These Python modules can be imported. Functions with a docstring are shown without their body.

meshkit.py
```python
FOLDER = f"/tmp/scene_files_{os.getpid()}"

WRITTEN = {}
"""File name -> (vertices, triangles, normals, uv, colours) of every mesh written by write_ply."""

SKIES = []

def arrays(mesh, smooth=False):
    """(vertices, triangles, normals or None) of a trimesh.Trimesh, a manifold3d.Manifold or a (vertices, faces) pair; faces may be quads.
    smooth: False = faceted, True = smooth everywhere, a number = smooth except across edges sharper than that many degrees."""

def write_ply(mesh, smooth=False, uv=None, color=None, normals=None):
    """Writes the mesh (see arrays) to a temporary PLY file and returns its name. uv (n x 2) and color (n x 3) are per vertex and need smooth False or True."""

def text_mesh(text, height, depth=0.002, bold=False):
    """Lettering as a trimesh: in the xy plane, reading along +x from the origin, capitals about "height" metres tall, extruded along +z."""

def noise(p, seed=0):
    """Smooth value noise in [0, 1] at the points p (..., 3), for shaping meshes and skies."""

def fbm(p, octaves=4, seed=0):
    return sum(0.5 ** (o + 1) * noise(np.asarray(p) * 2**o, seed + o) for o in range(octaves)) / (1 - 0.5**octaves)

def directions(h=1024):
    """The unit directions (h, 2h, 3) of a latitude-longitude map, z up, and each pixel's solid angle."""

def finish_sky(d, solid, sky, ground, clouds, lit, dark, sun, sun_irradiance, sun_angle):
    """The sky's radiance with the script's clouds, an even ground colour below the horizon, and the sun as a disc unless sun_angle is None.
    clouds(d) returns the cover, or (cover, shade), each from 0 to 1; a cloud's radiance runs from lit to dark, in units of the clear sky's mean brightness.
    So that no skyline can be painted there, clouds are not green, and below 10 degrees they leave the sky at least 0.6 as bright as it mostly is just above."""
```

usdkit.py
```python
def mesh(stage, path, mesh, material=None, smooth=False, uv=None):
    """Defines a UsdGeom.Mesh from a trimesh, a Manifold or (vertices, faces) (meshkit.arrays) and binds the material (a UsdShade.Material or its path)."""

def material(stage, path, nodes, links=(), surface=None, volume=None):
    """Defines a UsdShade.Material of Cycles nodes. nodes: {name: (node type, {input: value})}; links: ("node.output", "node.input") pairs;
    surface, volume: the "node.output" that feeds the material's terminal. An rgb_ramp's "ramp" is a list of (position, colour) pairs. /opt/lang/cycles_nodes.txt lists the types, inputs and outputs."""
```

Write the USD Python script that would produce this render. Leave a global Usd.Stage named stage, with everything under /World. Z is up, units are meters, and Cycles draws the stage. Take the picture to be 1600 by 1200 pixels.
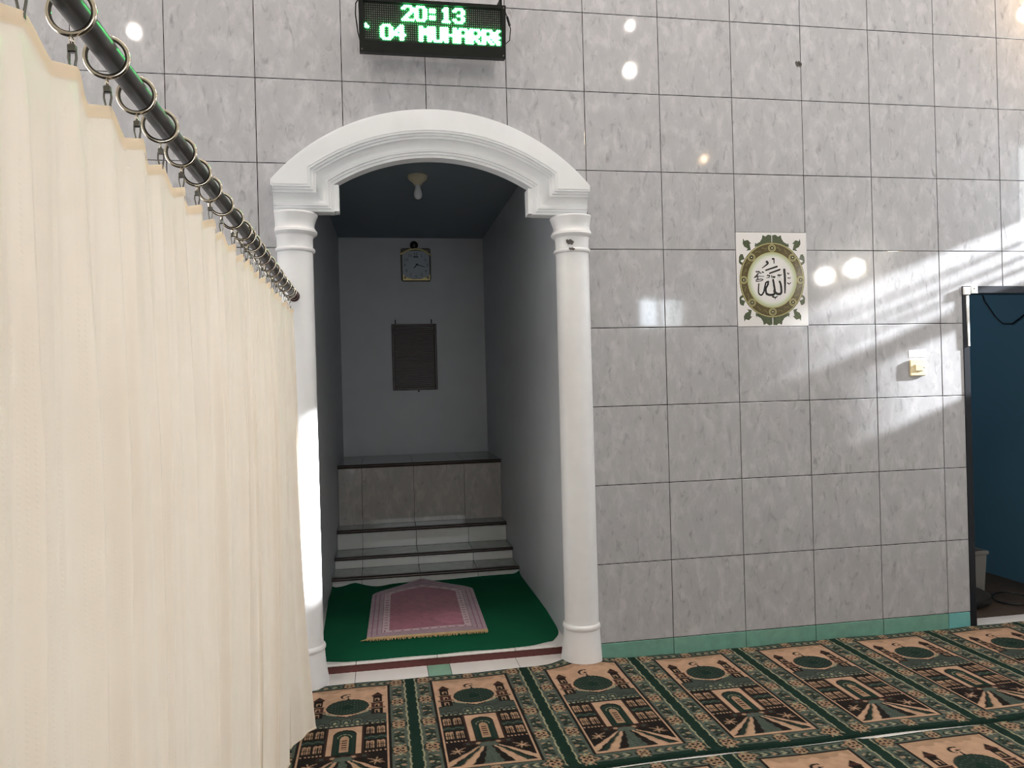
import math, numpy as np, trimesh, usdkit, meshkit, shapely
from shapely.geometry import Polygon, LineString, Point, box as sbox
from shapely import affinity
from shapely.ops import unary_union
from pxr import Usd, UsdGeom, UsdLux, UsdShade, Gf, Sdf, Vt

rng = np.random.default_rng(7)
stage = Usd.Stage.CreateInMemory()
UsdGeom.SetStageUpAxis(stage, 'Z'); UsdGeom.SetStageMetersPerUnit(stage, 1.0)
UsdGeom.Xform.Define(stage, '/World'); UsdGeom.Scope.Define(stage, '/World/Looks')

# ------------------------------------------------------------------ camera
FPX, YAW, PITCH, ROLL = 1190.93, 0.17435477, 0.00146736, -0.02618628
CAM = np.array([.53226, -3.73138, 1.40997])
fw = np.array([math.sin(YAW)*math.cos(PITCH), math.cos(YAW)*math.cos(PITCH), math.sin(PITCH)])
r0 = np.array([math.cos(YAW), -math.sin(YAW), 0]); u0 = np.cross(r0, fw)
rgt = r0*math.cos(ROLL)+u0*math.sin(ROLL); upv = -r0*math.sin(ROLL)+u0*math.cos(ROLL)
cam = UsdGeom.Camera.Define(stage, '/World/camera')
M4 = np.eye(4); M4[0, :3] = rgt; M4[1, :3] = upv; M4[2, :3] = -fw; M4[3, :3] = CAM
cam.AddTransformOp().Set(Gf.Matrix4d(M4.tolist()))
cam.CreateHorizontalApertureAttr(36.0); cam.CreateVerticalApertureAttr(27.0)
cam.CreateFocalLengthAttr(36.0*FPX/1600); cam.CreateClippingRangeAttr(Gf.Vec2f(0.02, 200))
cam.CreateExposureAttr(0.0)

# ------------------------------------------------------------------ sky, sun, windows' daylight, lamps
def xf(p, loc, z_to):
    """a light at loc whose -z axis points along z_to"""
    d = np.asarray(z_to, float); d /= np.linalg.norm(d); z = -d
    a = np.array([0, 0, 1.]) if abs(z[2]) < .95 else np.array([0, 1., 0])
    x = np.cross(a, z); x /= np.linalg.norm(x); y = np.cross(z, x)
    m = np.eye(4); m[0, :3] = x; m[1, :3] = y; m[2, :3] = z; m[3, :3] = loc
    UsdGeom.Xformable(p).AddTransformOp().Set(Gf.Matrix4d(m.tolist()))
dome = UsdLux.DomeLight.Define(stage, '/World/sky')
dome.CreateColorAttr(Gf.Vec3f(.80, .90, 1.0)); dome.CreateIntensityAttr(7.5)
SUN_SLOPE, SUN_K = .365, .125
sun = UsdLux.DistantLight.Define(stage, '/World/sun')
sun.CreateAngleAttr(2.2); sun.CreateNormalizeAttr(True); sun.CreateColorAttr(Gf.Vec3f(.96, .98, 1.0)); sun.CreateIntensityAttr(9.5)
xf(sun, (0, 0, 0), (-1, SUN_K, -SUN_SLOPE))
def rect(name, loc, to, w, h, inten, col):
    l = UsdLux.RectLight.Define(stage, '/World/'+name)
    l.CreateWidthAttr(w); l.CreateHeightAttr(h); l.CreateIntensityAttr(inten); l.CreateColorAttr(Gf.Vec3f(*col)); xf(l, loc, to)
rect('daylight_clerestory', (4.74, -1.35, 5.25), (-1, 0, -.15), 2.0, 1.1, 5.5, (.82, .90, 1.0))
rect('daylight_skylight', (1.6, -4.1, 6.1), (0, .5, -1), 4.0, 1.0, .9, (.80, .90, 1.0))
rect('daylight_left', (-2.5, -2.0, 1.55), (1, 0, 0), 3.4, 1.9, 2.6, (.96, .97, 1.0))
rect('daylight_entrance', (1.35, -6.1, 1.35), (0, 1, 0), 1.8, 2.0, 2.6, (.90, .95, 1.0))
rect('daylight_store', (3.6, 1.2, 2.55), (.35, 0, -1), .8, .8, 3.2, (.85, .93, 1.0))

# ------------------------------------------------------------------ helpers
def lin(r, g=None, b=None):
    c = np.array([r, g, b] if g is not None else r, float)/255
    return tuple(np.where(c <= .04045, c/12.92, ((c+.055)/1.055)**2.4))
names = {}
def numbered(path):
    n = names.get(path, 0); names[path] = n+1
    return path if n == 0 else f'{path}_{n:03d}'
def put(o, **kw):
    p = o.GetPrim() if hasattr(o, 'GetPrim') else o
    for k, v in kw.items():
        if v: p.SetCustomDataByKey(k, v)
    return p
def thing(name, label, cat, group=None, loc=(0, 0, 0), rz=0):
    x = UsdGeom.Xform.Define(stage, numbered('/World/'+name)); x.AddTranslateOp().Set(Gf.Vec3d(*map(float, loc)))
    if rz: x.AddRotateZOp().Set(float(rz))
    put(x, label=label, category=cat, group=group); return x.GetPrim()
def setting(name, label=None):
    x = UsdGeom.Xform.Define(stage, '/World/'+name); put(x, kind='structure', label=label); return x.GetPrim()
def part(parent, name, mesh, mat, smooth=False, label=None, kind=None):
    o = usdkit.mesh(stage, numbered(f'{parent.GetPath()}/{name}'), mesh, mat, smooth)
    put(o, label=label, kind=kind); return o.GetPrim()
def cat(*m): return trimesh.util.concatenate([x for x in m])
def bx(x0, x1, y0, y1, z0, z1):
    m = trimesh.creation.box((x1-x0, y1-y0, z1-z0)); m.apply_translation(((x0+x1)/2, (y0+y1)/2, (z0+z1)/2)); return m
def cham(x0, x1, y0, y1, z0, z1, c=.002):
    """a box with chamfered edges"""
    lo, hi = np.array([x0, y0, z0], float), np.array([x1, y1, z1], float); v = []
    for sx in (0, 1):
        for sy in (0, 1):
            for sz in (0, 1):
                p = np.where([sx, sy, sz], hi, lo); s = np.where([sx, sy, sz], -c, c)
                for k in range(3):
                    q = p+s; q[k] = p[k]; v.append(q)
    return trimesh.convex.convex_hull(np.array(v))
def tube(pts, r, n=8, closed=False):
    p = np.asarray(pts, float); N = len(p); R = np.broadcast_to(r, (N,))
    t = (np.roll(p, -1, 0)-np.roll(p, 1, 0)) if closed else np.gradient(p, axis=0)
    t /= np.linalg.norm(t, axis=1, keepdims=True)+1e-12
    a = np.cross(t[0], [0, 0, 1.] if abs(t[0][2]) < .9 else [1., 0, 0]); a /= np.linalg.norm(a); A = [a]
    for k in range(1, N):
        a = a-t[k]*(a@t[k]); a /= np.linalg.norm(a)+1e-12; A.append(a)
    A = np.array(A); B = np.cross(t, A); th = np.arange(n)*2*np.pi/n
    v = p[:, None]+R[:, None, None]*(np.cos(th)[None, :, None]*A[:, None]+np.sin(th)[None, :, None]*B[:, None])
    f = []
    for i in range(N if closed else N-1):
        for j in range(n):
            a_, b_ = i*n+j, i*n+(j+1) % n; c_, d_ = ((i+1) % N)*n+(j+1) % n, ((i+1) % N)*n+j
            f += [(a_, b_, c_), (a_, c_, d_)]
    v = v.reshape(-1, 3)
    if not closed:
        v = np.vstack([v, p[0], p[-1]]); i0, i1 = len(v)-2, len(v)-1
        for j in range(n): f += [(i0, (j+1) % n, j), (i1, (N-1)*n+j, (N-1)*n+(j+1) % n)]
    m = trimesh.Trimesh(v, f, process=False); m.fix_normals(); return m
def torus(R, r, n=28, k=8):
    th = np.linspace(0, 2*np.pi, n, endpoint=False)
    return tube(np.stack([R*np.cos(th), 0*th, R*np.sin(th)], 1), r, k, True)     # in the xz plane
def lathe(prof, n=40):
    m = trimesh.creation.revolve(np.asarray(prof, float), sections=n); m.merge_vertices(); m.fix_normals(); return m
def ext_xz(poly, y_back, y_front):
    """a polygon in (x, z) made into a plate from y_back to y_front (y_front < y_back: towards the hall)"""
    out = []
    for g in (poly.geoms if hasattr(poly, 'geoms') else [poly]):
        if g.is_empty or g.geom_type != 'Polygon' or g.area < 1e-9: continue
        m = trimesh.creation.extrude_polygon(g, abs(y_back-y_front))
        v = m.vertices.copy(); m.vertices = np.stack([v[:, 0], y_back-v[:, 2], v[:, 1]], 1); m.fix_normals(); out.append(m)
    return cat(*out) if out else None
def tile_xz(poly, y_front, th=.008, c=.0018):
    """one wall tile: polygon in (x, z) with a bevelled front edge"""
    inner = poly.buffer(-c, join_style=2)
    g = poly if poly.geom_type == 'Polygon' else max(poly.geoms, key=lambda q: q.area)
    i = inner if inner.geom_type == 'Polygon' else max(inner.geoms, key=lambda q: q.area)
    e1 = ext_xz(g, y_front+th, y_front+c*.7)
    e2 = ext_xz(i, y_front+c*.7, y_front)
    # joined by a sloping skirt when the rings correspond
    a, b = np.array(g.exterior.coords)[:-1], np.array(i.exterior.coords)[:-1]
    if len(a) == len(b):
        k = np.argmin(np.linalg.norm(b-a[0], axis=1)); b = np.roll(b, -k, 0); n = len(a)
        if np.linalg.norm(a-b, axis=1).max() < .02:
            v = np.vstack([np.c_[a[:, 0], np.full(n, y_front+c*.7), a[:, 1]], np.c_[b[:, 0], np.full(n, y_front), b[:, 1]]])
            f = []
            for j in range(n):
                j2 = (j+1) % n; f += [(j, j2, n+j2), (j, n+j2, n+j)]
            s = trimesh.Trimesh(v, f, process=False)
            if s.face_normals[:, 1].mean() > 0: s.invert()
            return cat(e1, e2, s)
    return cat(e1, e2)
def grid_mesh(P):
    """P: (rows, cols, 3) points"""
    r, c = P.shape[:2]; i, j = np.meshgrid(np.arange(r-1), np.arange(c-1), indexing='ij'); a = i*c+j
    q = np.stack([a, a+1, a+c+1, a+c], -1).reshape(-1, 4)
    return P.reshape(-1, 3), np.vstack([q[:, [0, 1, 2]], q[:, [0, 2, 3]]])
def colour(prim, cols):
    UsdGeom.PrimvarsAPI(prim).CreatePrimvar('pattern', Sdf.ValueTypeNames.Color3fArray, 'vertex').Set(Vt.Vec3fArray.FromNumpy(np.asarray(cols, np.float32)))

# ------------------------------------------------------------------ materials
L = '/World/Looks/'
def plain(name, col, rough=.5, bump=0, scale=40, spec=.5, metal=0, var=0, coat=0, **kw):
    nodes = {'p': ('principled_bsdf', {'base_color': col, 'roughness': rough, 'metallic': metal, 'specular_ior_level': spec, 'coat_weight': coat, **kw})}; links = []
    if bump or var:
        nodes['g'] = ('geometry', {}); nodes['n'] = ('noise_texture', {'scale': scale, 'detail': 4.0}); links.append(('g.position', 'n.vector'))
    if bump:
        nodes['b'] = ('bump', {'strength': bump, 'distance': .01}); links += [('n.fac', 'b.height'), ('b.normal', 'p.normal')]
    if var:
        c = np.array(col); nodes['r'] = ('rgb_ramp', {'ramp': [(.3, tuple(c*(1-var))), (.7, tuple(np.minimum(c*(1+var), 1)))]})
        links += [('n.fac', 'r.fac'), ('r.color', 'p.base_color')]
    return usdkit.material(stage, L+name, nodes, links, surface='p.BSDF')
def marble(name, base, light, dark, rough=.06, seed=1.0):
    nodes = {'g': ('geometry', {}), 'o': ('object_info', {}), 'mu': ('vector_math', {'math_type': 'scale', 'scale': 37.0}),
             'cb': ('combine_xyz', {}), 'ad': ('vector_math', {'math_type': 'add'}),
             'mp': ('mapping', {'rotation': (0, .6, 0), 'scale': (16, 16, 9)}),
             'n1': ('noise_texture', {'scale': 1.0, 'detail': 6.0, 'roughness': .62, 'distortion': .35}),
             'mp2': ('mapping', {'rotation': (0, .5, 0), 'scale': (30, 30, 12)}),
             'n2': ('noise_texture', {'scale': 1.0, 'detail': 5.0, 'roughness': .6, 'distortion': .8}),
             'mp3': ('mapping', {'scale': (9, 9, 9)}), 'n3': ('noise_texture', {'scale': 1.0, 'detail': 3.0}),
             'r1': ('rgb_ramp', {'ramp': [(.30, tuple(np.array(base)*.93)), (.5, base), (.66, light)]}),
             'r2': ('rgb_ramp', {'ramp': [(.0, (0, 0, 0)), (.555, (0, 0, 0)), (.65, (.26, .26, .26)), (.76, (.62, .62, .62))]}),
             'mx': ('mix_color', {'blend_type': 'mix', 'b': dark}),
             'gw': ('noise_texture', {'scale': 5.0, 'detail': 1.0}), 'b': ('bump', {'strength': .035, 'distance': .01}),
             'p': ('principled_bsdf', {'roughness': rough, 'specular_ior_level': .5})}
    links = [('o.random', 'cb.x'), ('o.random', 'cb.z'), ('cb.vector', 'mu.vector1'), ('g.position', 'ad.vector1'), ('mu.vector', 'ad.vector2'),
             ('ad.vector', 'mp.vector'), ('mp.vector', 'n1.vector'), ('ad.vector', 'mp2.vector'), ('mp2.vector', 'n2.vector'),
             ('n1.fac', 'r1.fac'), ('n2.fac', 'r2.fac'), ('r1.color', 'mx.a'), ('r2.color', 'mx.fac'), ('mx.result', 'p.base_color'),
             ('ad.vector', 'gw.vector'), ('gw.fac', 'b.height'), ('b.normal', 'p.normal')]
    return usdkit.material(stage, L+name, nodes, links, surface='p.BSDF')
def printed(name, rough=.9, bump=.5, sheen=.0, scale=420, spec=.15):
    nodes = {'a': ('attribute', {'attribute': 'pattern'}), 'g': ('geometry', {}), 'n': ('noise_texture', {'scale': float(scale), 'detail': 2.0}),
             'n2': ('noise_texture', {'scale': 26.0, 'detail': 3.0}), 'r': ('rgb_ramp', {'ramp': [(.3, (.84, .84, .84)), (.7, (1.08, 1.08, 1.08))]}),
             'mx': ('mix_color', {'blend_type': 'multiply', 'fac': 1.0, 'use_clamp': False}),
             'b': ('bump', {'strength': bump, 'distance': .004}), 'p': ('principled_bsdf', {'roughness': rough, 'specular_ior_level': spec, 'sheen_weight': sheen})}
    links = [('g.position', 'n.vector'), ('g.position', 'n2.vector'), ('n2.fac', 'r.fac'), ('a.color', 'mx.a'), ('r.color', 'mx.b'), ('mx.result', 'p.base_color'),
             ('n.fac', 'b.height'), ('b.normal', 'p.normal')]
    return usdkit.material(stage, L+name, nodes, links, surface='p.BSDF')
def glow(name, col, strength):
    return usdkit.material(stage, L+name, {'e': ('emission', {'color': col, 'strength': float(strength)})}, [], surface='e.emission')

m_tile = marble('marbled_tile', lin(177, 177, 181), lin(190, 190, 194), lin(116, 116, 119))
m_bench = marble('bench_tile', lin(176, 172, 168), lin(192, 188, 184), lin(128, 122, 118), rough=.10)
m_grout = plain('grout', lin(30, 28, 27), .9)
m_plaster = plain('white_plaster', lin(226, 228, 231), .55, bump=.06, scale=9, var=.03)
m_column = plain('column_paint', lin(232, 232, 234), .38, bump=.10, scale=14, var=.02)
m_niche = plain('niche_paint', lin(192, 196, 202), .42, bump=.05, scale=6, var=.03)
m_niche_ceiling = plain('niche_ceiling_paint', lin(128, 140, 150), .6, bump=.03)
m_hall = plain('hall_paint', lin(215, 213, 208), .7)
m_floor = plain('white_floor_tile', lin(226, 222, 220), .18, var=.03, scale=8)
m_green_tile = plain('green_tile', lin(126, 168, 148), .15, var=.08, scale=18)
m_turq = plain('turquoise_tile', lin(112, 178, 178), .15, var=.08, scale=18)
m_base = plain('green_base_tile', lin(112, 158, 144), .16, var=.10, scale=20)
m_riser_white = plain('white_riser_tile', lin(214, 214, 212), .12, var=.03, scale=10)
m_tread = plain('grey_tread_tile', lin(150, 158, 154), .10, var=.10, scale=16)
m_nose = plain('dark_brown_nosing', lin(52, 38, 34), .30, var=.2, scale=60)
m_maroon = plain('maroon_riser', lin(92, 40, 38), .35, var=.25, scale=160, bump=.4)
m_carpet = printed('carpet_pile', bump=.55)
m_rug = printed('rug_pile', rough=.8, bump=.35, sheen=.3, scale=500)
m_mat = plain('green_felt', lin(16, 84, 58), .95, bump=.25, scale=500, var=.12, spec=.1)
m_fringe = plain('tan_fringe', lin(196, 168, 122), .9)
m_rod = plain('rod_dark', lin(58, 56, 54), .34, spec=.6)
m_flange = plain('flange_brown', lin(70, 44, 40), .45)
m_chrome = plain('ring_chrome', lin(210, 200, 184), .16, metal=1.0)
m_clip = plain('clip_steel', lin(120, 118, 112), .25, metal=1.0)
m_black = plain('black_plastic', lin(18, 19, 19), .35)
m_led_case = plain('led_case', lin(15, 18, 15), .5, spec=.25, var=.1, scale=30)
m_led_panel = plain('led_panel', lin(20, 24, 21), .7)
m_led_off = plain('led_off', lin(112, 118, 106), .35)
m_led_on = glow('led_lit', (.05, 1.0, .20), 52.0)
m_frame = plain('door_frame_metal', lin(44, 48, 56), .30, metal=.55)
m_blue = plain('blue_paint', lin(84, 126, 148), .6, bump=.03)
m_brown_floor = plain('brown_floor', lin(72, 58, 48), .6, var=.2, scale=12)
m_white_plastic = plain('white_plastic', lin(238, 238, 236), .35)
m_bin = plain('bin_plastic', lin(124, 122, 118), .45)
m_dark_cloth = plain('dark_cloth', lin(30, 28, 28), .9, bump=.4, scale=60)
m_cream = plain('switch_cream', lin(232, 216, 176), .35)
m_residue = plain('tape_residue', lin(226, 224, 228), .5)
m_chip = plain('chipped_ceramic', lin(92, 88, 84), .95, bump=.8, scale=180)
m_speck = plain('speck_dark', lin(58, 54, 50), .8)
m_gold = plain('clock_brass', lin(196, 180, 130), .28, metal=.9)
m_dial = plain('clock_dial', lin(178, 188, 200), .4)
m_clock_case = plain('clock_case', lin(110, 108, 96), .35)
m_ink = plain('ink', lin(24, 24, 26), .4)
m_slat = plain('brown_slat', lin(58, 38, 34), .4, var=.2, scale=50)
m_socket = plain('lamp_socket', lin(206, 196, 168), .4)
m_bulb = plain('bulb_glass', lin(220, 224, 228), .15)
m_deco_white = plain('deco_white', lin(228, 226, 226), .08)
m_deco_olive = plain('deco_olive', lin(112, 104, 66), .15, var=.25, scale=120)
m_deco_brown = plain('deco_brown', lin(84, 74, 42), .15, var=.35, scale=160)
m_deco_green = plain('deco_green', lin(74, 84, 60), .15, var=.3, scale=120)
m_deco_pale = plain('deco_pale', lin(196, 192, 140), .12)
m_deco_halo = plain('deco_halo', lin(188, 196, 166), .10)
m_deco_halo2 = plain('deco_halo_light', lin(212, 216, 200), .10)
m_deco_ink = plain('deco_ink', lin(30, 28, 30), .12)
# curtain cloth: thin woven cream polyester that lets light through, with a fine raised dot weave
m_curtain = usdkit.material(stage, L+'curtain_cloth', {
    'g': ('geometry', {}), 'mp': ('mapping', {'scale': (170, 170, 170)}), 'v': ('voronoi_texture', {'scale': 1.0, 'randomness': .12, 'feature': 'f1'}), 'vr': ('rgb_ramp', {'ramp': [(0, (1, 1, 1)), (.16, (.7, .7, .7)), (.34, (0, 0, 0)), (1, (0, 0, 0))]}),
    'n': ('noise_texture', {'scale': 7.0, 'detail': 3.0}), 'r': ('rgb_ramp', {'ramp': [(.3, lin(238, 227, 213)), (.7, lin(247, 238, 226))]}),
    'b': ('bump', {'strength': .30, 'distance': .0015}),
    'p': ('principled_bsdf', {'roughness': .34, 'specular_ior_level': .45, 'sheen_weight': .25, 'sheen_roughness': .4}),
    't': ('translucent_bsdf', {'color': lin(250, 238, 220)}), 'm': ('mix_closure', {'fac': .42})},
    [('g.position', 'mp.vector'), ('mp.vector', 'v.vector'), ('g.position', 'n.vector'), ('n.fac', 'r.fac'), ('r.color', 'p.base_color'), ('v.distance', 'vr.fac'), ('vr.color', 'b.height'),
     ('b.normal', 'p.normal'), ('p.BSDF', 'm.closure1'), ('t.BSDF', 'm.closure2')], surface='m.closure')

m_heading = usdkit.material(stage, L+'heading_cloth', {'p': ('principled_bsdf', {'base_color': lin(248, 234, 216), 'roughness': .7}), 't': ('translucent_bsdf', {'color': lin(252, 238, 218)}), 'm': ('mix_closure', {'fac': .6})},
    [('p.BSDF', 'm.closure1'), ('t.BSDF', 'm.closure2')], surface='m.closure')
# ------------------------------------------------------------------ arch outline (x, z)
CX = .832
def arc(cx, half, z_spring, rise, n=48):
    R = (half*half+rise*rise)/(2*rise); a = math.asin(half/R); t = np.linspace(-a, a, n)
    return np.stack([cx+R*np.sin(t), z_spring+rise-R+R*np.cos(t)], 1)
arc_in = arc(CX, .482, 2.385, .140)                              # lower edge of the arch
Z_IMP = 2.255
path_in = np.vstack([[CX-.755, Z_IMP], [CX-.482, Z_IMP], arc_in, [CX+.482, Z_IMP], [CX+.755, Z_IMP]])
arc_out = arc(CX, .768, 2.395, .352)
OUT = Polygon(np.vstack([arc_out, [CX+.768, 2.25], [CX-.768, 2.25]]))
OPEN_L, OPEN_R = .081, 1.600
DOOR_L, DOOR_R, DOOR_T = 3.738, 4.62, 1.893

# ------------------------------------------------------------------ the tiled wall
TS, ZR = .4, 3.688
hole = unary_union([sbox(OPEN_L, -.1, OPEN_R, 2.42), OUT.buffer(-.012)])
door_hole = sbox(DOOR_L, -.1, DOOR_R, DOOR_T)
WX0, WX1, WZ1 = -2.6, 4.8, 6.2
wall = setting('wall_back')
in_poly = Polygon(np.vstack([path_in[1:-1], [CX+.482, 2.2], [CX-.482, 2.2]])).buffer(.02)
body_poly = sbox(WX0, 0, WX1, WZ1).difference(hole).difference(door_hole)
lint = sbox(-.3, 2.2, 1.95, 3.0).difference(unary_union([in_poly.buffer(.05), sbox(OPEN_L, 2.0, OPEN_R, 2.34)]))
part(wall, 'lintel', ext_xz(lint, .131, .056), m_niche)
part(wall, 'wall_core', ext_xz(body_poly, .13, .0035), m_grout)
for j in range(-1, 9):
    for i in range(-3, 12):
        x0, x1 = TS*i+.0017, TS*(i+1)-.0017
        z1 = ZR-TS*j-.0017; z0 = ZR-TS*(j+1)+.0017
        x1 = min(x1, 4.798)
        p = sbox(x0, z0, x1, z1).difference(hole).difference(door_hole)
        if j >= 3 and i == 6:                                     # the decorated tile panel takes this place
            p = p.difference(sbox(2.4, 1.684, 2.806, 2.183))
        if p.is_empty: continue
        if p.geom_type != 'Polygon': p = max(p.geoms, key=lambda g: g.area)
        if p.area < 2e-4 or (x1-x0) < .02: continue
        p = p.simplify(.0004)
        t = tile_xz(p, 0.0)
        c = np.array([(x0+x1)/2, 0, (z0+z1)/2]); a, b = rng.normal(0, .0011, 2)
        d = t.vertices-c; t.vertices[:, 1] += d[:, 0]*a+d[:, 2]*b
        part(wall, 'tile', t, m_tile)
part(wall, 'upper_plaster', bx(WX0, WX1, -.002, .0035, ZR+TS+.003, WZ1), m_hall)
part(wall, 'side_plaster', bx(WX0, -1.203, -.002, .0035, 0, ZR+TS), m_hall)
bb = setting('baseboard_back')
for i in range(-3, 10):
    for a, b in ((max(TS*i, -1.2), min(TS*(i+1), OPEN_L)), (max(TS*i, OPEN_R), min(TS*(i+1), DOOR_L-.002))):
        if b-a < .02: continue
        part(bb, 'tile', cham(a+.0014, b-.0014, -.003, .006, .0, .0865, .0012), m_turq if i == 9 else m_base)
# damage and marks on the tiles
ch = thing('tile_chip', 'small dark chipped patch at a tile corner high on the right of the wall', 'chip')
cp = Polygon([(-.018, .004), (-.012, .012), (-.004, .007), (.004, .014), (.014, .004), (.022, .0), (.02, -.012), (.012, -.022), (.004, -.016), (-.006, -.02), (-.014, -.010)])
part(ch, 'scar', ext_xz(affinity.translate(cp, 2.785, 3.087), .001, -.0008), m_chip)
part(ch, 'pit', ext_xz(affinity.translate(affinity.scale(cp, .45, .4), 2.79, 3.087), .001, -.0012), m_speck)

# ------------------------------------------------------------------ room shell
fl = setting('floor')
part(fl, 'slab', bx(-2.6, 4.8, -7.0, .16, -.12, -.006), m_grout)
jx = [-.03, .390, .7945, 1.196, 1.62]
def ftile(a, b, y0, y1, mat): part(fl, 'tile', cham(a+.0012, b-.0012, y0, y1, -.008, .0, .001), mat)
ftile(-.03, .388, -.24, .158, m_floor); ftile(.388, .742, -.24, .158, m_floor); ftile(.742, .856, -.24, .158, m_green_tile)
ftile(.856, 1.197, -.24, .158, m_floor); ftile(1.197, 1.62, -.24, .158, m_floor)
for k in range(0, 12):
    ftile(.4*k, .4*k+.4, -1.23, -.83, m_floor)
for k in range(4, 12): ftile(1.62 if k == 4 else .4*k, .4*k+.4, -.24, -.004, m_floor)
ftile(DOOR_L+.002, DOOR_R, -.002, .128, m_floor)
part(setting('ceiling'), 'panel', bx(-2.7, 4.9, -7.1, .13, 6.2, 6.3), m_hall)
part(setting('wall_left'), 'plaster', bx(-2.7, -2.6, -7.1, .13, -.12, 6.2), m_hall)
wf = setting('wall_front')
w_open = [sbox(4.07, 2.16, 4.36, 2.515), sbox(4.40, 2.16, 4.695, 2.515)]
fp = sbox(-2.7, -.12, 4.9, 6.2)
part(wf, 'plaster', ext_xz(fp.difference(unary_union(w_open)), -6.2, -6.3), m_hall)
w2 = setting('window_2')
for p in w_open:
    part(w2, 'window_frame', ext_xz(p.buffer(.02, join_style=2).difference(p), -6.195, -6.25), m_white_plastic)
    b = p.bounds
    for z in (2.24, 2.33, 2.42): part(w2, 'louvre', bx(b[0], b[2], -6.26, -6.2, z, z+.018), m_white_plastic)
# right wall (plane x = 4.8) with narrow louvred vents near the corner: polygons in (y, z)
def ext_yz(poly, x0, x1):
    m = trimesh.creation.extrude_polygon(poly, abs(x1-x0)); v = m.vertices.copy(); m.vertices = np.stack([x0+v[:, 2], v[:, 0], v[:, 1]], 1); m.fix_normals(); return m
VA1, VA2, VB = sbox(-.20, 1.665, -.012, 2.065), sbox(-.25, 2.165, -.012, 2.52), sbox(-.74, 2.15, -.53, 2.92)
wr = setting('wall_right')
part(wr, 'plaster', ext_yz(sbox(-7.1, -.12, 0.0, 6.2).difference(unary_union([VA1, VA2, VB])), 4.8, 4.84), m_hall)
wn = setting('window_1')
for p in (VA1, VA2, VB):
    part(wn, 'window_frame', ext_yz(p.buffer(.02, join_style=2).difference(p), 4.795, 4.845), m_white_plastic)
for z in (2.235, 2.30, 2.385):
    part(wn, 'louvre', bx(4.80, 4.838, -.25, -.012, z, z+.012), m_white_plastic)

part(setting('neighbour_wall'), 'plaster', bx(5.6, 8.6, -8.0, -1.35, -.1, 6.5), m_hall)
# lamps of the hall (each a fitting with a glowing bulb)
def lamp(name, loc, r, inten, col, label):
    t = thing(name, label, 'lamp')
    x, y, z = loc
    part(t, 'cord', tube([(x, y, 6.2), (x, y, z+r+.04)], .006, 6), m_black)
    part(t, 'socket', lathe([(0, .06), (.022, .06), (.026, .0), (.018, -.01), (0, -.01)], 16).apply_translation((x, y, z+r+.01)), m_socket, 30)
    l = UsdLux.SphereLight.Define(stage, f'{t.GetPath()}/bulb'); l.CreateRadiusAttr(r); l.CreateIntensityAttr(inten); l.CreateColorAttr(Gf.Vec3f(*col))
    UsdGeom.Xformable(l).AddTranslateOp().Set(Gf.Vec3d(*loc))
WARM, NEUT = (1.0, .70, .42), (1.0, .93, .84)
lamp('pendant_lamp', (2.377, -1.5, 3.648), .040, 130, NEUT, 'pendant lamp hanging right of the niche in front of the tiled wall')
lamp('pendant_lamp', (2.428, -1.62, 4.03), .028, 130, NEUT, 'higher pendant lamp hanging right of the niche')
lamp('pendant_lamp', (-.95, -1.5, 3.74), .036, 130, NEUT, 'pendant lamp hanging left of the niche above the curtain')
lamp('pendant_lamp', (4.06, -4.0, 3.80), .03, 60, WARM, 'small warm pendant lamp at the back of the hall')
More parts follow.
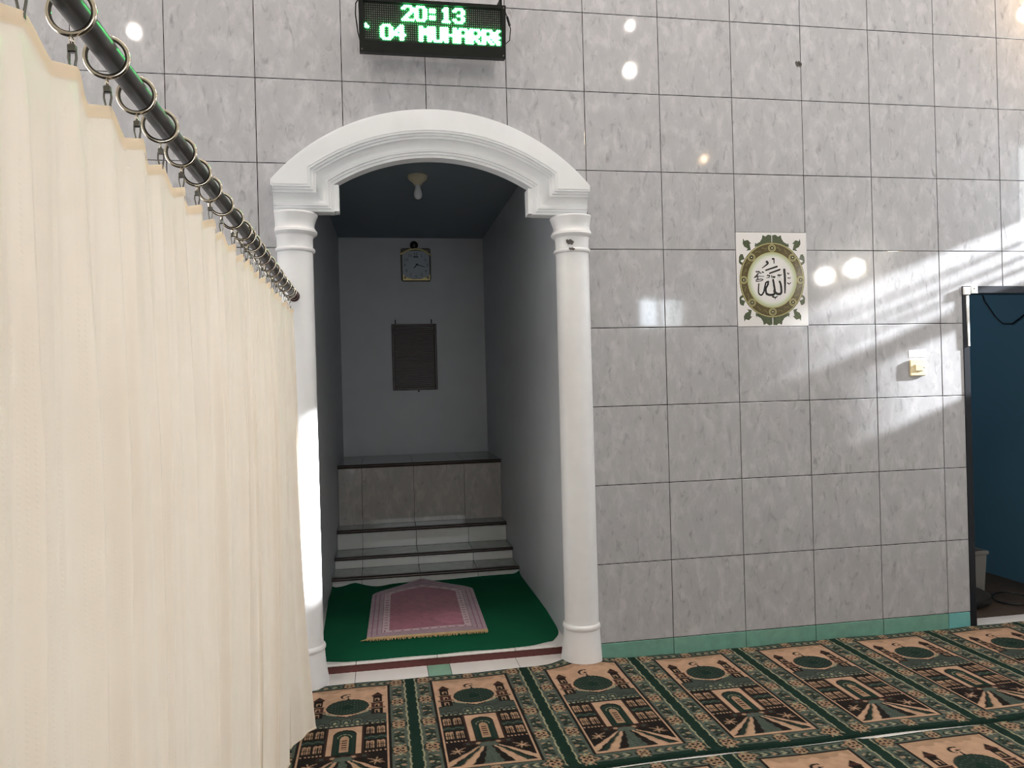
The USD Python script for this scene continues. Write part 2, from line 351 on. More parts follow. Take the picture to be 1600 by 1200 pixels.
lamp('pendant_lamp', (4.42, -.22, 3.56), .05, 105, WARM, 'warm pendant lamp close to the right end of the tiled wall')
lamp('high_lamp', (1.75, -1.15, 5.35), .05, 860, (1.0, .87, .79), 'high lamp above the hall, right of the niche')
lamp('high_lamp', (-.10, -1.15, 5.35), .05, 940, (1.0, .87, .79), 'high lamp above the hall, left of the niche')
def wall_lamp(y, z):
    t = thing('wall_lamp', ('globe lamp on the right wall, farther from the niche' if y < -2.6 else 'globe lamp on the right wall, nearer to the niche'), 'lamp')
    part(t, 'bracket', bx(4.75, 4.80, y-.03, y+.03, z-.05, z+.05), m_socket)
    l = UsdLux.SphereLight.Define(stage, f'{t.GetPath()}/globe'); l.CreateRadiusAttr(.065); l.CreateIntensityAttr(130); l.CreateColorAttr(Gf.Vec3f(1, .95, .88))
    UsdGeom.Xformable(l).AddTranslateOp().Set(Gf.Vec3d(4.67, y, z))
wall_lamp(-2.755, 2.345); wall_lamp(-2.30, 2.347)

# ------------------------------------------------------------------ niche
XL = lambda y: .1505+.02376*y
XR = lambda y: 1.4868+.00366*y
YB, ZC = 3.10, 2.742
def slab(pts, z0, z1):
    m = trimesh.creation.extrude_polygon(Polygon(pts), z1-z0); m.apply_translation((0, 0, z0)); return m
part(setting('wall_niche_left'), 'plaster', slab([(XL(.12), .125), (XL(YB), YB), (XL(YB)-.2, YB), (-.05, .131), (OPEN_L-.01, .131)], -.1, 2.9), m_niche)
part(setting('wall_niche_right'), 'plaster', slab([(XR(.12), .125), (XR(YB), YB), (XR(YB)+.2, YB), (1.70, .131)], -.1, 2.9), m_niche)
part(setting('wall_niche_back'), 'plaster', bx(0, 1.75, YB, YB+.1, -.1, 2.9), m_niche)
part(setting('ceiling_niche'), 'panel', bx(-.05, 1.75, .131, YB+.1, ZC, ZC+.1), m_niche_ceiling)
nf = setting('floor_niche')
part(nf, 'slab', bx(.12, 1.55, .168, 1.68, -.1, .036), m_grout)
part(nf, 'riser', cham(.20, 1.47, .157, .170, -.004, .035, .002), m_maroon)
for a, b in ((.14, .390), (.390, .7945), (.7945, 1.197), (1.197, 1.49)):
    part(nf, 'tile', cham(a+.0012, b-.0012, .152, 1.66, .036, .047, .002), m_floor)

# steps and bench in the niche
st = thing('pulpit_steps', 'tiled steps and high bench built across the back of the niche', 'steps')
JX = [.391, .793, 1.195]
def row(name, y0, y1, z0, z1, mat, c=.0015):
    e = [None]+JX+[None]
    for a, b in zip(e[:-1], e[1:]):
        q = []
        for y, dy in ((y0, c), (y1, -c)):
            xa, xb = (XL(y)+.003 if a is None else a+.001), (XR(y)-.003 if b is None else b-.001)
            for z, dz in ((z0, c), (z1, -c)):
                q += [(xa+c, y, z+dz), (xb-c, y, z+dz), (xa, y+dy, z+dz), (xb, y+dy, z+dz), (xa+c, y+dy, z), (xb-c, y+dy, z)]
        part(st, name, trimesh.convex.convex_hull(np.array(q)), mat)
def nose(y, z, th, over=.016):
    m = tube([(XL(y)+.003, y+.009, z-th/2), (XR(y)-.003, y+.009, z-th/2)], th/2, 12)
    part(st, 'nosing', cat(m, bx(XL(y)+.003, XR(y)-.003, y+.009, y+.03, z-th, z)), m_nose, 30)
part(st, 'core', cat(*[slab([(XL(a)+.003, a), (XR(a)-.003, a), (XR(YB)-.003, YB-.002), (XL(YB)+.003, YB-.002)], b, c) for a, b, c in ((1.630, .0, .111), (1.886, .111, .194), (2.155, .194, .339), (2.358, .339, .809))]), m_grout)
for (y, z, zb, yb, th) in ((1.600, .122, .047, 1.872, .022), (1.856, .205, .122, 2.14, .022), (2.125, .350, .205, 2.345, .026)):
    row('riser_tile', y+.018, y+.030, zb, z-th, m_riser_white)
    row('tread_tile', y+.028, yb, z-.010, z, m_tread)
    nose(y, z, th)
row('bench_tile', 2.344, 2.358, .350, .792, m_bench)
row('seat_tile', 2.352, YB-.002, .81, .820, m_tread)
nose(2.324, .820, .028)

# ------------------------------------------------------------------ columns
def column(cx, cy, keep_left, label):
    t = thing('column', label, 'column', loc=(cx, cy, 0))
    def clip(m):
        n, o = ((1, 0, 0), (OPEN_L-.006-cx, 0, 0)) if keep_left else ((-1, 0, 0), (OPEN_R+.006-cx, 0, 0))
        return trimesh.intersections.slice_mesh_plane(m, n, o, cap=True)
    R = .086
    prof_b = [(0, 0), (.108, 0), (.108, .03), (.104, .06), (.097, .105), (.0915, .175), (0, .175)]
    part(t, 'base', clip(lathe(prof_b, 56)), m_column, 35)
    part(t, 'base_ring', clip(lathe([(0, .168)]+[(.086+.012*math.sin(a), .186-.016*math.cos(a)) for a in np.linspace(0, math.pi, 9)]+[(0, .204)], 56)), m_column, 40)
    part(t, 'shaft', clip(lathe([(0, .19), (R+.001, .19), (R, .8), (R-.001, 1.5), (R-.002, 2.075), (0, 2.075)], 64)), m_column, 40)
    part(t, 'neck_ring', clip(lathe([(0, 2.066)]+[(.0845+.011*math.sin(a), 2.077-.011*math.cos(a)) for a in np.linspace(0, math.pi, 9)]+[(0, 2.09)], 56)), m_column, 40)
    cap = [(0, 2.085), (0.0845, 2.085), (0.0855, 2.135), (0.0905, 2.145), (0.1025, 2.152), (0.1075, 2.160), (0.1055, 2.170), (0.0985, 2.177), (0.0945, 2.186), (0.0945, 2.20), (0.0985, 2.215), (0.1055, 2.232), (0.1105, 2.245), (0.1085, 2.252), (0.0945, 2.256), (0, 2.256)]
    part(t, 'capital', clip(lathe(cap, 64)), m_column, 28)
    return t
c1 = column(.159, .030, True, 'white plaster column at the left of the niche behind the curtain end')
c2_ = column(1.523, .030, False, 'white plaster column at the right of the niche beside the bare tiled wall')
part(c2_, 'dent', ext_xz(affinity.scale(cp, 1.0, .8), -.084, -.0881).apply_translation((-.035, .0, 2.118)), m_chip)
part(c2_, 'dent', ext_xz(affinity.scale(cp, .8, .4), -.0935, -.0972).apply_translation((-.028, .0, 2.082)), m_chip)

# ------------------------------------------------------------------ arch moulding
am = thing('arch_moulding', 'white moulded plaster arch crowning the niche and resting on both columns', 'arch')
def offset_path(P, t):
    d = np.diff(P, axis=0); d /= np.linalg.norm(d, axis=1, keepdims=True); n = np.stack([-d[:, 1], d[:, 0]], 1)   # left of travel = up / outwards
    nn = np.vstack([n[:1], n, n[-1:]]); out = []
    for k in range(len(P)):
        a, b = nn[k], nn[k+1]; m = a+b; out.append(P[k]+t*m/(1+a@b))
    return np.array(out)
def strip(levels):
    """levels: (offset, y) pairs lofted along the inner path"""
    rows_ = [np.insert(offset_path(path_in, t), 1, y, axis=1) for t, y in levels]
    v, f = grid_mesh(np.array(rows_)); m = trimesh.Trimesh(v, f, process=False)
    if m.face_normals[:, 1].mean() > 0: m.invert()
    return m
part(am, 'inner_rib', strip([(0, .052), (0, -.022), (.012, -.024), (.014, -.030), (.024, -.031), (.026, -.037), (.036, -.038)]), m_plaster, 25)
part(am, 'cove', strip([(.036, -.038), (.042, -.036), (.050, -.036), (.058, -.0385), (.066, -.043), (.073, -.049), (.078, -.056)]), m_plaster, 50)
part(am, 'outer_rib', strip([(.078, -.056), (.080, -.064), (.090, -.065), (.092, -.072), (.102, -.073), (.104, -.081), (.116, -.082)]), m_plaster, 25)
off = offset_path(path_in, .115)
band = OUT.buffer(-.014).difference(Polygon(np.vstack([off, [CX+1.2, 2.0], [CX-1.2, 2.0]])))
band = max(band.geoms, key=lambda g: g.area) if band.geom_type != 'Polygon' else band
bands = [ext_xz(band, .02, -.084)]
for dlt, y in ((.004, -.081), (.008, -.076), (.012, -.066), (.014, -.052)):
    bands.append(ext_xz(OUT.buffer(-.014+dlt).difference(Polygon(np.vstack([offset_path(path_in, .118), [CX+1.2, 2.0], [CX-1.2, 2.0]]))), .02, y))
part(am, 'face_band', cat(*bands), m_plaster)
part(am, 'core', ext_xz(OUT.buffer(-.016).difference(Polygon(np.vstack([path_in+[0, .003], [CX+1.2, 2.0], [CX-1.2, 2.0]]))), .052, .018), m_plaster)
# return of the impost down to the wall at both ends
for s in (-1, 1):
    x = CX+s*.755
    a, b = sorted((x, x-s*.30))
    part(am, 'impost_core', bx(a+.004, b-.004, -.02, .06, Z_IMP+.004, Z_IMP+.13), m_plaster)
    e = np.array([[x, .02, Z_IMP]]+[[x, y, Z_IMP+t] for t, y in ((0, -.022), (.012, -.024), (.014, -.030), (.036, -.038), (.050, -.036), (.066, -.043), (.078, -.056), (.080, -.064), (.092, -.072), (.104, -.081), (.116, -.082))]+[[x, .02, Z_IMP+.116]])
    tri = trimesh.creation.extrude_polygon(Polygon(e[:, 1:]), .004); v = tri.vertices.copy()
    tri.vertices = np.stack([x-(.004 if s < 0 else 0)+v[:, 2], v[:, 0], v[:, 1]], 1); tri.fix_normals()
    part(am, 'impost_return', tri, m_plaster)

# ------------------------------------------------------------------ prayer carpets (woven pattern as vertex colours)
C_DARK, C_MID, C_MID2 = lin(18, 42, 34), lin(78, 87, 79), lin(60, 68, 63)
C_CREAM, C_LINE, C_BLACK, C_RED, C_TAN, C_FOREST = lin(180, 146, 122), lin(150, 146, 120), lin(26, 20, 18), lin(66, 40, 34), lin(160, 130, 106), lin(32, 48, 41)
PW, PH, CXP = .504, .985, .252
def carpet_colours(U, V):
    """U: metres across from the panel's left line, V: metres down from its top"""
    col = np.empty(U.shape+(3,)); col[:] = C_DARK
    R = np.random.default_rng(3)
    def setm(m, c): col[m] = c
    def seg(pts, w):
        d = np.full(U.shape, 9.)
        for (x0, y0), (x1, y1) in zip(pts[:-1], pts[1:]):
            dx, dy = x1-x0, y1-y0; t = np.clip(((U-x0)*dx+(V-y0)*dy)/(dx*dx+dy*dy+1e-12), 0, 1)
            d = np.minimum(d, np.hypot(U-x0-t*dx, V-y0-t*dy))
        return d < w/2
    def ell(cx, cy, rx, ry): return ((U-cx)/rx)**2+((V-cy)/ry)**2 < 1
    def rec(x0, x1, y0, y1): return (U > x0) & (U < x1) & (V > y0) & (V < y1)
    def poly(p): return shapely.contains_xy(Polygon(p), U, V)
    def mir(fn):
        nonlocal U
        fn(); U0 = U; U = 2*CXP-U; fn(); U = U0
    outer = rec(-.006, PW+.006, 0, PH)
    setm(outer, C_MID)
    wob = .0018*np.sin(V*95)+.0012*np.sin(V*230)
    setm((np.abs(U+.002+wob) < .0034) & (V > -.004) & (V < PH), C_LINE); setm((np.abs(U-PW-.002+wob) < .0034) & (V > -.004) & (V < PH), C_LINE)
    setm(outer & (V > PH-.006+.002*np.sin(U*120)), C_DARK)
    # border: rosettes alternating with leaves
    inner = rec(.070, PW-.070, .052, .925)
    def rosette(cx, cy, s=1.0, a=1.0):
        s = s*1.12
        setm(ell(cx, cy, .033*s, .033*s*a), C_BLACK); setm(ell(cx, cy, .030*s, .030*s*a), C_FOREST)
        setm(ell(cx, cy-.030*a*s, .007*s, .009*s), C_LINE); setm(ell(cx, cy+.030*a*s, .007*s, .009*s), C_LINE)
        for dx in (-1, 1):
            for dy in (-1, 1): setm(ell(cx+dx*.0115*s, cy+dy*.0115*s*a, .0125*s, .0125*s*a), C_TAN)
        setm(rec(cx-.014*s, cx+.014*s, cy-.013*a*s, cy+.013*a*s), C_TAN)
        for dx in (-1, 1):
            for dy in (-1, 1): setm(ell(cx+dx*.0095*s, cy+dy*.0100*s*a, .0056*s, .0062*s*a), C_BLACK)
        setm(ell(cx, cy, .0035*s, .004*s), C_BLACK)
        for dx in (-1, 1): setm(seg([(cx+dx*.018*s, cy-.038*a*s), (cx+dx*.008*s, cy-.028*a*s)], .006), C_TAN)
        for dx in (-1, 1): setm(seg([(cx+dx*.018*s, cy+.038*a*s), (cx+dx*.008*s, cy+.028*a*s)], .006), C_TAN)
    def sprig(cx, cy, f):
        setm(seg([(cx-.016*f, cy-.030), (cx+.002*f, cy-.012), (cx+.014*f, cy-.004)], .012), C_FOREST)
        setm(seg([(cx+.016*f, cy+.026), (cx-.002*f, cy+.010), (cx-.014*f, cy+.004)], .012), C_FOREST)
        setm(seg([(cx-.014*f, cy-.010), (cx+.0*f, cy-.002), (cx+.012*f, cy+.012)], .005), C_BLACK)
        setm(seg([(cx+.004*f, cy-.026), (cx+.016*f, cy-.020)], .008), C_TAN); setm(seg([(cx-.016*f, cy+.020), (cx-.004*f, cy+.026)], .008), C_TAN)
        setm(ell(cx-.012*f, cy-.018, .005, .005), C_LINE); setm(seg([(cx-.022*f, cy-.002), (cx-.008*f, cy+.006), (cx-.018*f, cy+.014)], .005), C_BLACK); setm(seg([(cx+.010*f, cy+.018), (cx+.022*f, cy+.008)], .005), C_BLACK)
    ys = [.032+k*.1155*2*.9535 for k in range(5)]
    yy = np.linspace(.032, .95, 5)
    def side():
        for k, y in enumerate(yy): rosette(.035, y)
        for k in range(4): sprig(.035, (yy[k]+yy[k+1])/2-.018, 1); sprig(.035, (yy[k]+yy[k+1])/2+.030, -1)
    mir(side)
    for cy in (.026, .955):
        rosette(CXP, cy, .9, .8)
        def side2():
            for k, x in enumerate((.075, .11, .148, .188)):
                setm(seg([(x-.010, cy-.010), (x+.006, cy), (x-.010, cy+.010)], .007), C_TAN if k % 2 == 0 else C_LINE)
                setm(seg([(x+.006, cy-.012), (x+.016, cy-.002)], .009), C_FOREST); setm(seg([(x+.004, cy+.012), (x+.018, cy+.006)], .006), C_BLACK)
        mir(side2)
    # inner picture
    setm(rec(.068, PW-.068, .050, .927), C_BLACK)
    setm(rec(.076, PW-.076, .056, .918), C_CREAM)
    pic = rec(.084, PW-.084, .060, .910)
    setm(rec(.084, PW-.084, .060, .10) & (V < .092+.012*np.sin(U*45)+.008*np.sin(U*110)), C_TAN)
    # building mass below the hill line
    hill = .372-.050*np.exp(-((np.abs(U-CXP)-.085)/.045)**2)
    setm(pic & (V > hill) & (V < .73), C_MID2)
    setm(pic & (np.abs(V-hill) < .004), C_BLACK)
    # dome with collar, moon
    dome = ell(CXP, .268, .088, .078) | poly([(CXP-.030, .205), (CXP, .180), (CXP+.030, .205)])
    setm(ell(CXP, .274, .098, .080) & (V > .30), C_CREAM)
    def horn(): setm(seg([(.158, .308), (.168, .330), (.206, .348)], .009), C_LINE)
    mir(horn)
    setm(ell(CXP, .268, .092, .082), C_BLACK); setm(dome, C_FOREST)
    setm(dome & ((np.sin(U*230)*np.sin(V*260+3*np.sin(U*40))) > .80), C_MID); setm(ell(CXP, .275, .026, .022), C_DARK)
    ring = ell(.245, .150, .028, .026) & ~ell(.250, .154, .024, .021) & ~rec(.262, .30, .12, .17)
    setm(ring, C_BLACK); setm(ell(.250, .153, .006, .006) | seg([(.24, .158), (.262, .152)], .005), C_BLACK); setm(seg([(CXP, .170), (CXP, .190)], .008), C_BLACK)
    def minaret():
        setm(poly([(.122, .132), (.096, .170), (.104, .180), (.142, .180), (.150, .170)]), C_RED); setm(poly([(.123, .130), (.110, .150), (.136, .150)]), C_BLACK)
        setm(rec(.104, .142, .176, .245), C_BLACK); setm(rec(.092, .154, .240, .252), C_BLACK); setm(rec(.100, .150, .250, .300), C_RED); setm(rec(.088, .158, .296, .310), C_BLACK); setm(rec(.098, .148, .308, .362), C_BLACK)
        for y in (.212, .275, .335): setm(rec(.114, .134, y-.014, y+.018), C_TAN); setm(rec(.120, .130, y-.004, y+.018), C_BLACK)
        for y in (.244, .302): setm(rec(.088, .158, y, y+.0045), C_TAN)
        setm(seg([(.100, .172), (.146, .172)], .006), C_BLACK)
    mir(minaret)
    # arcade
    for cx in (.205, CXP, .299):
        setm(ell(cx, .420, .026, .034), C_BLACK); setm(ell(cx, .420, .023, .030), C_MID); setm(ell(cx, .425, .013, .018), C_FOREST); setm(ell(cx, .428, .007, .010), C_LINE)
    def arcade():
        for cx in (.098, .125, .152):
            setm(ell(cx, .442, .015, .026), C_BLACK); setm(ell(cx, .442, .0125, .022), C_MID); setm(rec(cx-.006, cx+.006, .440, .468), C_BLACK)
        setm(rec(.084, .180, .466, .474), C_BLACK)
    mir(arcade)
    setm(rec(.084, PW-.084, .450, .458) & (np.sin(U*300) > 0) & pic, C_LINE)
    # windows blocks
    def wins():
        setm(rec(.084, .178, .476, .712), C_BLACK)
        for cy in (.520, .645):
            for cx in (.109, .152):
                setm(rec(cx-.016, cx+.016, cy-.020, cy+.032) | ell(cx-.008, cy-.020, .008, .010) | ell(cx+.008, cy-.020, .008, .010), C_TAN)
                for dx in (-.009, 0, .009): setm(rec(cx+dx-.0024, cx+dx+.0024, cy-.014, cy+.034), C_BLACK)
                setm(rec(cx-.017, cx+.017, cy+.004, cy+.008), C_BLACK)
        setm(rec(.086, .172, .570, .600), C_FOREST); setm(rec(.086, .172, .570, .602) & (np.abs(V-.584-.007*np.sin(U*160)) < .003), C_MID)
        setm(rec(.084, .176, .700, .709) & (np.sin(U*420) > .1), C_CREAM)
    mir(wins)
    # portal
    setm(rec(.172, .332, .466, .720), C_BLACK); setm(rec(.176, .328, .468, .715), C_RED); setm(rec(.180, .324, .470, .715), C_BLACK)
    setm(rec(.184, .320, .476, .715), C_CREAM)
    setm((ell(CXP, .545, .047, .045) & (V < .55)) | rec(CXP-.047, CXP+.047, .545, .715), C_BLACK)
    setm((ell(CXP, .550, .042, .040) & (V < .55)) | rec(CXP-.042, CXP+.042, .548, .715), C_FOREST)
    setm((ell(CXP, .575, .030, .036) & (V < .575)) | rec(CXP-.030, CXP+.030, .573, .715), C_LINE)
    setm((ell(CXP, .576, .027, .033) & (V < .576)) | rec(CXP-.027, CXP+.027, .574, .715), C_DARK)
    setm((ell(CXP, .580, .017, .026) & (V < .58)) | rec(CXP-.017, CXP+.017, .578, .695), C_TAN)
    setm(rec(CXP-.012, CXP+.012, .585, .69) & (np.sin(V*330) > .15), C_RED)
    # hedge, gardens and path
    setm(pic & (V > .712), C_BLACK)
    def flower():
        for a in np.linspace(0, 2*math.pi, 7)[:-1]:
            setm(seg([(.128, .785), (.128+.024*math.cos(a+.3), .785+.026*math.sin(a+.3))], .006) & pic, C_TAN)
        setm(ell(.128, .785, .007, .008), C_CREAM); setm(seg([(.098, .80), (.16, .76)], .004) & pic, C_TAN)
    mir(flower)
    for k, x in enumerate(np.linspace(.172, .332, 5)):
        setm(ell(x, .735, .019, .018), C_RED); setm(ell(x, .735, .015, .014), C_BLACK); setm(ell(x, .735, .010, .009), C_TAN if k % 2 else C_MID2)
    apex = (CXP, .742)
    def ray(a0, a1, c):
        # wedge from the path's head to the lower edge between x a0 and a1
        h0, h1 = CXP+(a0-CXP)*.14, CXP+(a1-CXP)*.14
        w = .0022*np.sin(V*140)
        setm(pic & (V > .752) & (U+w > h0+(a0-h0)*(V-.752)/.158) & (U+w < h1+(a1-h1)*(V-.752)/.158), c)
    ray(CXP-.215, CXP+.215, C_CREAM)
    ray(CXP-.17, CXP+.17, C_BLACK); ray(CXP-.155, CXP+.155, C_FOREST); ray(CXP-.128, CXP+.128, C_TAN); ray(CXP-.118, CXP+.118, C_CREAM); ray(CXP-.082, CXP+.082, C_DARK); ray(CXP-.078, CXP+.078, C_BLACK); ray(CXP-.040, CXP+.040, C_MID)
    t = (V-.752)/.158; setm(pic & (t > 0) & (np.abs(U-CXP) < .006+.034*t) & ((np.sin(U*500)*np.sin(V*420)) > .45), C_FOREST)
    setm(poly([(CXP-.026, .732), (CXP+.026, .732), (CXP+.040, .764), (CXP-.040, .764)]), C_MID)
    setm(rec(.076, PW-.076, .908, .916), C_CREAM)
    return col
PITCH, DIV0 = .5588, .645
def carpet_row(k0, k1, y_top, depth, shift, label, hump=False):
    t = thing('prayer_carpet', label, 'carpet')
    for k in range(k0, k1):
        a = DIV0+PITCH*k+shift
        n, m = 158, int(depth/.0048)
        xs = a+np.linspace(0, PITCH, n); ys = y_top-np.linspace(0, depth, m)
        X, Y = np.meshgrid(xs, ys)
        U, V = X-a-(PITCH-PW)/2, (y_top-Y)-.012
        c = carpet_colours(U, V)
        Z = .0105+.0016*meshkit.fbm(np.stack([X*9, Y*9, 0*X], -1).reshape(-1, 3)).reshape(X.shape)
        Z += .0006*meshkit.noise(np.stack([X*160, Y*160, 0*X], -1).reshape(-1, 3)).reshape(X.shape)
        edge = .006*np.sin(X*5.1+y_top)+.0035*np.sin(X*17+1)
        wt = np.clip(1-(y_top-Y)/.25, 0, 1); wb = np.clip(1-(Y-(y_top-depth))/.2, 0, 1)
        Yd = Y+edge*wt*(.6 if not hump else .9)+.006*np.sin(X*7.3+2)*wb
        if hump:
            Yd += .055*np.exp(-((X-1.52)/.13)**2)*wt**1.2-.012*wt*np.clip((1.2-X), 0, 1)
            Z += .018*np.exp(-((X-1.50)/.12)**2)*wt**1.5
        else:
            g = np.exp(-((X-2.30)/.035)**2)
            Yd += .013*g*wt**2
        P = np.stack([X, Yd, Z], -1)
        P[0, :, 2] -= .0095; P[-1, :, 2] -= .0095
        v, f = grid_mesh(P)
        msh = trimesh.Trimesh(v, f, process=False)
        if msh.face_normals[:, 2].mean() < 0: msh.invert()
        p = part(t, 'prayer_panel', msh, m_carpet, True)
        colour(p, c.reshape(-1, 3))
carpet_row(-1, 7, -.012, 1.022, 0, 'long patterned prayer carpet laid along the foot of the tiled wall', True)
carpet_row(-1, 7, -1.058, 1.03, .016, 'patterned prayer carpet row nearest the camera, in front of the first row')

# ------------------------------------------------------------------ green mat and pink rug in the niche
nx, ny = 120, 130
S, Tt = np.meshgrid(np.linspace(0, 1, nx), np.linspace(0, 1, ny))
yf = .172+.035*np.exp(-(S/.05)**2)+.05*np.exp(-((1-S)/.06)**2)+.003*np.sin(S*23)
yb = 1.612+.0*S
Ym = yf+(yb-yf)*Tt
xl = np.maximum(.205-.02*np.clip(Ym-.3, 0, 1), XL(Ym)+.004)+.05*np.exp(-((Ym-.16)/.05)**2); xr = XR(Ym)-.004-.09*np.exp(-((Ym-.16)/.13)**2)
Xm = xl+(xr-xl)*S
Zm = .0505+.0012*np.sin(Xm*14+Ym*6)+.022*np.clip((Xm-1.44)/.05, 0, 1)**2*np.clip((Ym-.4)/.3, 0, 1)+.012*np.clip(1-(Xm-XL(Ym))/.03, 0, 1)**2
wb_ = np.clip((Ym-1.52)/.09, 0, 1)**2
Zm += wb_*(.010+.020*np.exp(-((Xm-.34)/.06)**2)-.012*np.exp(-((Xm-.50)/.07)**2)+.010*np.clip((Xm-.9)/.5, 0, 1))
top = np.stack([Xm, Ym, Zm], -1); v, f = grid_mesh(top)
mm = trimesh.Trimesh(v, f, process=False)
if mm.face_normals[:, 2].mean() < 0: mm.invert()
lo = mm.copy(); lo.vertices[:, 2] -= .003; lo.invert()
edge_idx = np.r_[np.arange(nx), np.arange(nx-1, nx*ny, nx), np.arange(nx*ny-1, nx*ny-nx-1, -1), np.arange(nx*(ny-1), -1, -nx)]
N = nx*ny; sk = [(a, b, b+N) for a, b in zip(edge_idx[:-1], edge_idx[1:])]+[(a, b+N, a+N) for a, b in zip(edge_idx[:-1], edge_idx[1:])]
mat_mesh = trimesh.Trimesh(np.vstack([mm.vertices, lo.vertices]), np.vstack([mm.faces, lo.faces+N, sk]), process=False); mat_mesh.fix_normals()
gm = thing('green_mat', 'plain green felt mat covering the niche floor in front of the steps', 'mat')
part(gm, 'felt', mat_mesh, m_mat, 50)

rg = thing('prayer_rug', 'pink arched prayer rug with a tan fringe lying on the green mat', 'rug', loc=(.768, .455, .0545), rz=-1.6)
RW, RS, RH = .332, .875, 1.150
def half_w(v):
    v = np.asarray(v, float); s = np.clip((v-RS)/(RH-RS), 0, 1)
    return RW*(1-s**1.6)
nv, nu = 250, 190
vv = np.linspace(0, RH-.002, nv); S2, V2 = np.meshgrid(np.linspace(-1, 1, nu), vv)
X2 = S2*half_w(V2)*(1+.0)
outl = Polygon(np.vstack([np.c_[-half_w(vv), vv], np.c_[half_w(vv), vv][::-1]]))
D2 = shapely.distance(outl.exterior, shapely.points(X2, V2))
D2 = np.where(V2 < .2, np.minimum(np.minimum(RW-np.abs(X2), D2+9*(V2 < 0)), np.maximum(V2, 0)), D2)
c_out, c_st, c_bd, c_fd = lin(172, 148, 160), lin(140, 84, 112), lin(206, 182, 190), lin(148, 84, 104)
colr = np.empty(X2.shape+(3,)); colr[:] = c_out
for a, b in ((.024, .030), (.052, .059), (.078, .084)): colr[(D2 > a) & (D2 < b)] = c_st
colr[(D2 > .084) & (D2 < .120)] = c_bd
ang = np.where(V2 > .13, V2, X2)
dots = (np.abs(D2-.101) < .008) & ((np.sin(ang*125) > .62))
colr[dots & (D2 < .12)] = c_st
fd = D2 > .120
colr[fd] = c_fd
nse = meshkit.fbm(np.stack([X2*7, V2*7, 0*X2], -1).reshape(-1, 3)).reshape(X2.shape)
colr[fd] *= (1+.35*nse[fd])[:, None]
orn = fd & ((np.sin(X2*70)*np.sin(V2*55)+.5*np.sin(X2*180+V2*60)) > .95); colr[orn] *= .82
colr[fd & (np.hypot((X2-.15)/.10, (V2-.27)/.11) < 1) & (nse > -.2)] *= np.array([1.25, 1.35, 1.3])
colr[V2 < .020] = lin(200, 172, 128)
Z2 = .0075+.0025*np.sin(X2*9+V2*4)*np.clip(D2/.1, 0, 1)+.0006*meshkit.noise(np.stack([X2*200, V2*200, 0*X2], -1).reshape(-1, 3)).reshape(X2.shape)
P2 = np.stack([X2, V2, Z2], -1); P2[:, 0, 2] = P2[:, -1, 2] = P2[0, :, 2] = P2[-1, :, 2] = .0005; P2[:, :, 2] += .022*np.clip((V2-1.0)/.15, 0, 1)**2
v, f = grid_mesh(P2); rm = trimesh.Trimesh(v, f, process=False)
if rm.face_normals[:, 2].mean() < 0: rm.invert()
colour(part(rg, 'pile', rm, m_rug, True), colr.reshape(-1, 3))
fr = []
for x in np.linspace(-RW+.004, RW-.004, 110):
    l = .022+.014*rng.random(); dx = rng.normal(0, .006)
    fr.append(tube([(x, .003, .004), (x+dx*.4, -l*.5, .003), (x+dx, -l, .0022)], [.0022, .0024, .0014], 5))
for x in np.linspace(-RW-.03, -RW+.01, 6): fr.append(tube([(-RW+.005, .004, .004), (x, -.022+.01*rng.random(), .0025)], .002, 5))
part(rg, 'fringe', cat(*fr), m_fringe, kind='stuff')

# ------------------------------------------------------------------ curtain, rod and rings
RXY = lambda y: .158-.01579*y
RZ, RR = 1.8516, .0150
rod = thing('curtain_rod', 'dark round curtain rod fixed to the left column and running towards the camera', 'rod')
part(rod, 'bar', tube([(RXY(y), y, RZ) for y in np.linspace(-.07, -3.75, 14)], RR, 24), m_rod, 40)
fl_m = lathe([(0, 0), (.026, 0), (.026, .010), (.020, .016), (.0205, .055), (.0175, .060), (0, .060)], 28)
fl_m.apply_transform(trimesh.transformations.rotation_matrix(math.pi/2, (1, 0, 0))); fl_m.apply_translation((RXY(-.05), -.053, RZ))
part(rod, 'end_socket', fl_m, m_flange, 30, label='brown end socket')
ring_y = [-.26, -.34, -.49, -.65, -.78, -.91, -1.04, -1.18, -1.31, -1.42, -1.52, -1.59, -1.74, -1.89, -2.02, -2.15, -2.28, -2.42, -2.55, -2.68, -2.80, -2.93, -3.06]
RI, RT = .0255, .0034
RCZ = -(RI-RT-RR)                                               # the ring hangs on the rod
def make_ring(y, tilt, label):
    t = thing('curtain_ring', label, 'curtain ring', 'curtain rings along the rod', loc=(RXY(y), y, RZ+RCZ), rz=tilt)
    return t
proto = make_ring(ring_y[0], 6, 'x')
part(proto, 'ring', torus(RI, RT, 36, 10), m_chrome, True)
ey = torus(.0048, .0012, 14, 6); ey.apply_transform(trimesh.transformations.rotation_matrix(math.pi/2, (0, 0, 1))); ey.apply_translation((0, 0, -RI-RT-.0038))
part(proto, 'eyelet', ey, m_chrome, True)
z0 = -RI-RT-.0075
jaw = cat(tube([(.0, 0, z0+.002), (.004, 0, z0-.008), (.0045, 0, z0-.016), (.002, 0, z0-.030)], .0014, 6), tube([(.0, 0, z0+.002), (-.004, 0, z0-.008), (-.0045, 0, z0-.016), (-.002, 0, z0-.030)], .0014, 6),
          cham(-.0045, .0045, -.0035, .0035, z0-.010, z0-.001, .001), cham(-.003, .003, -.003, .003, z0-.034, z0-.028, .0008))
part(proto, 'clip', jaw, m_clip, 30)
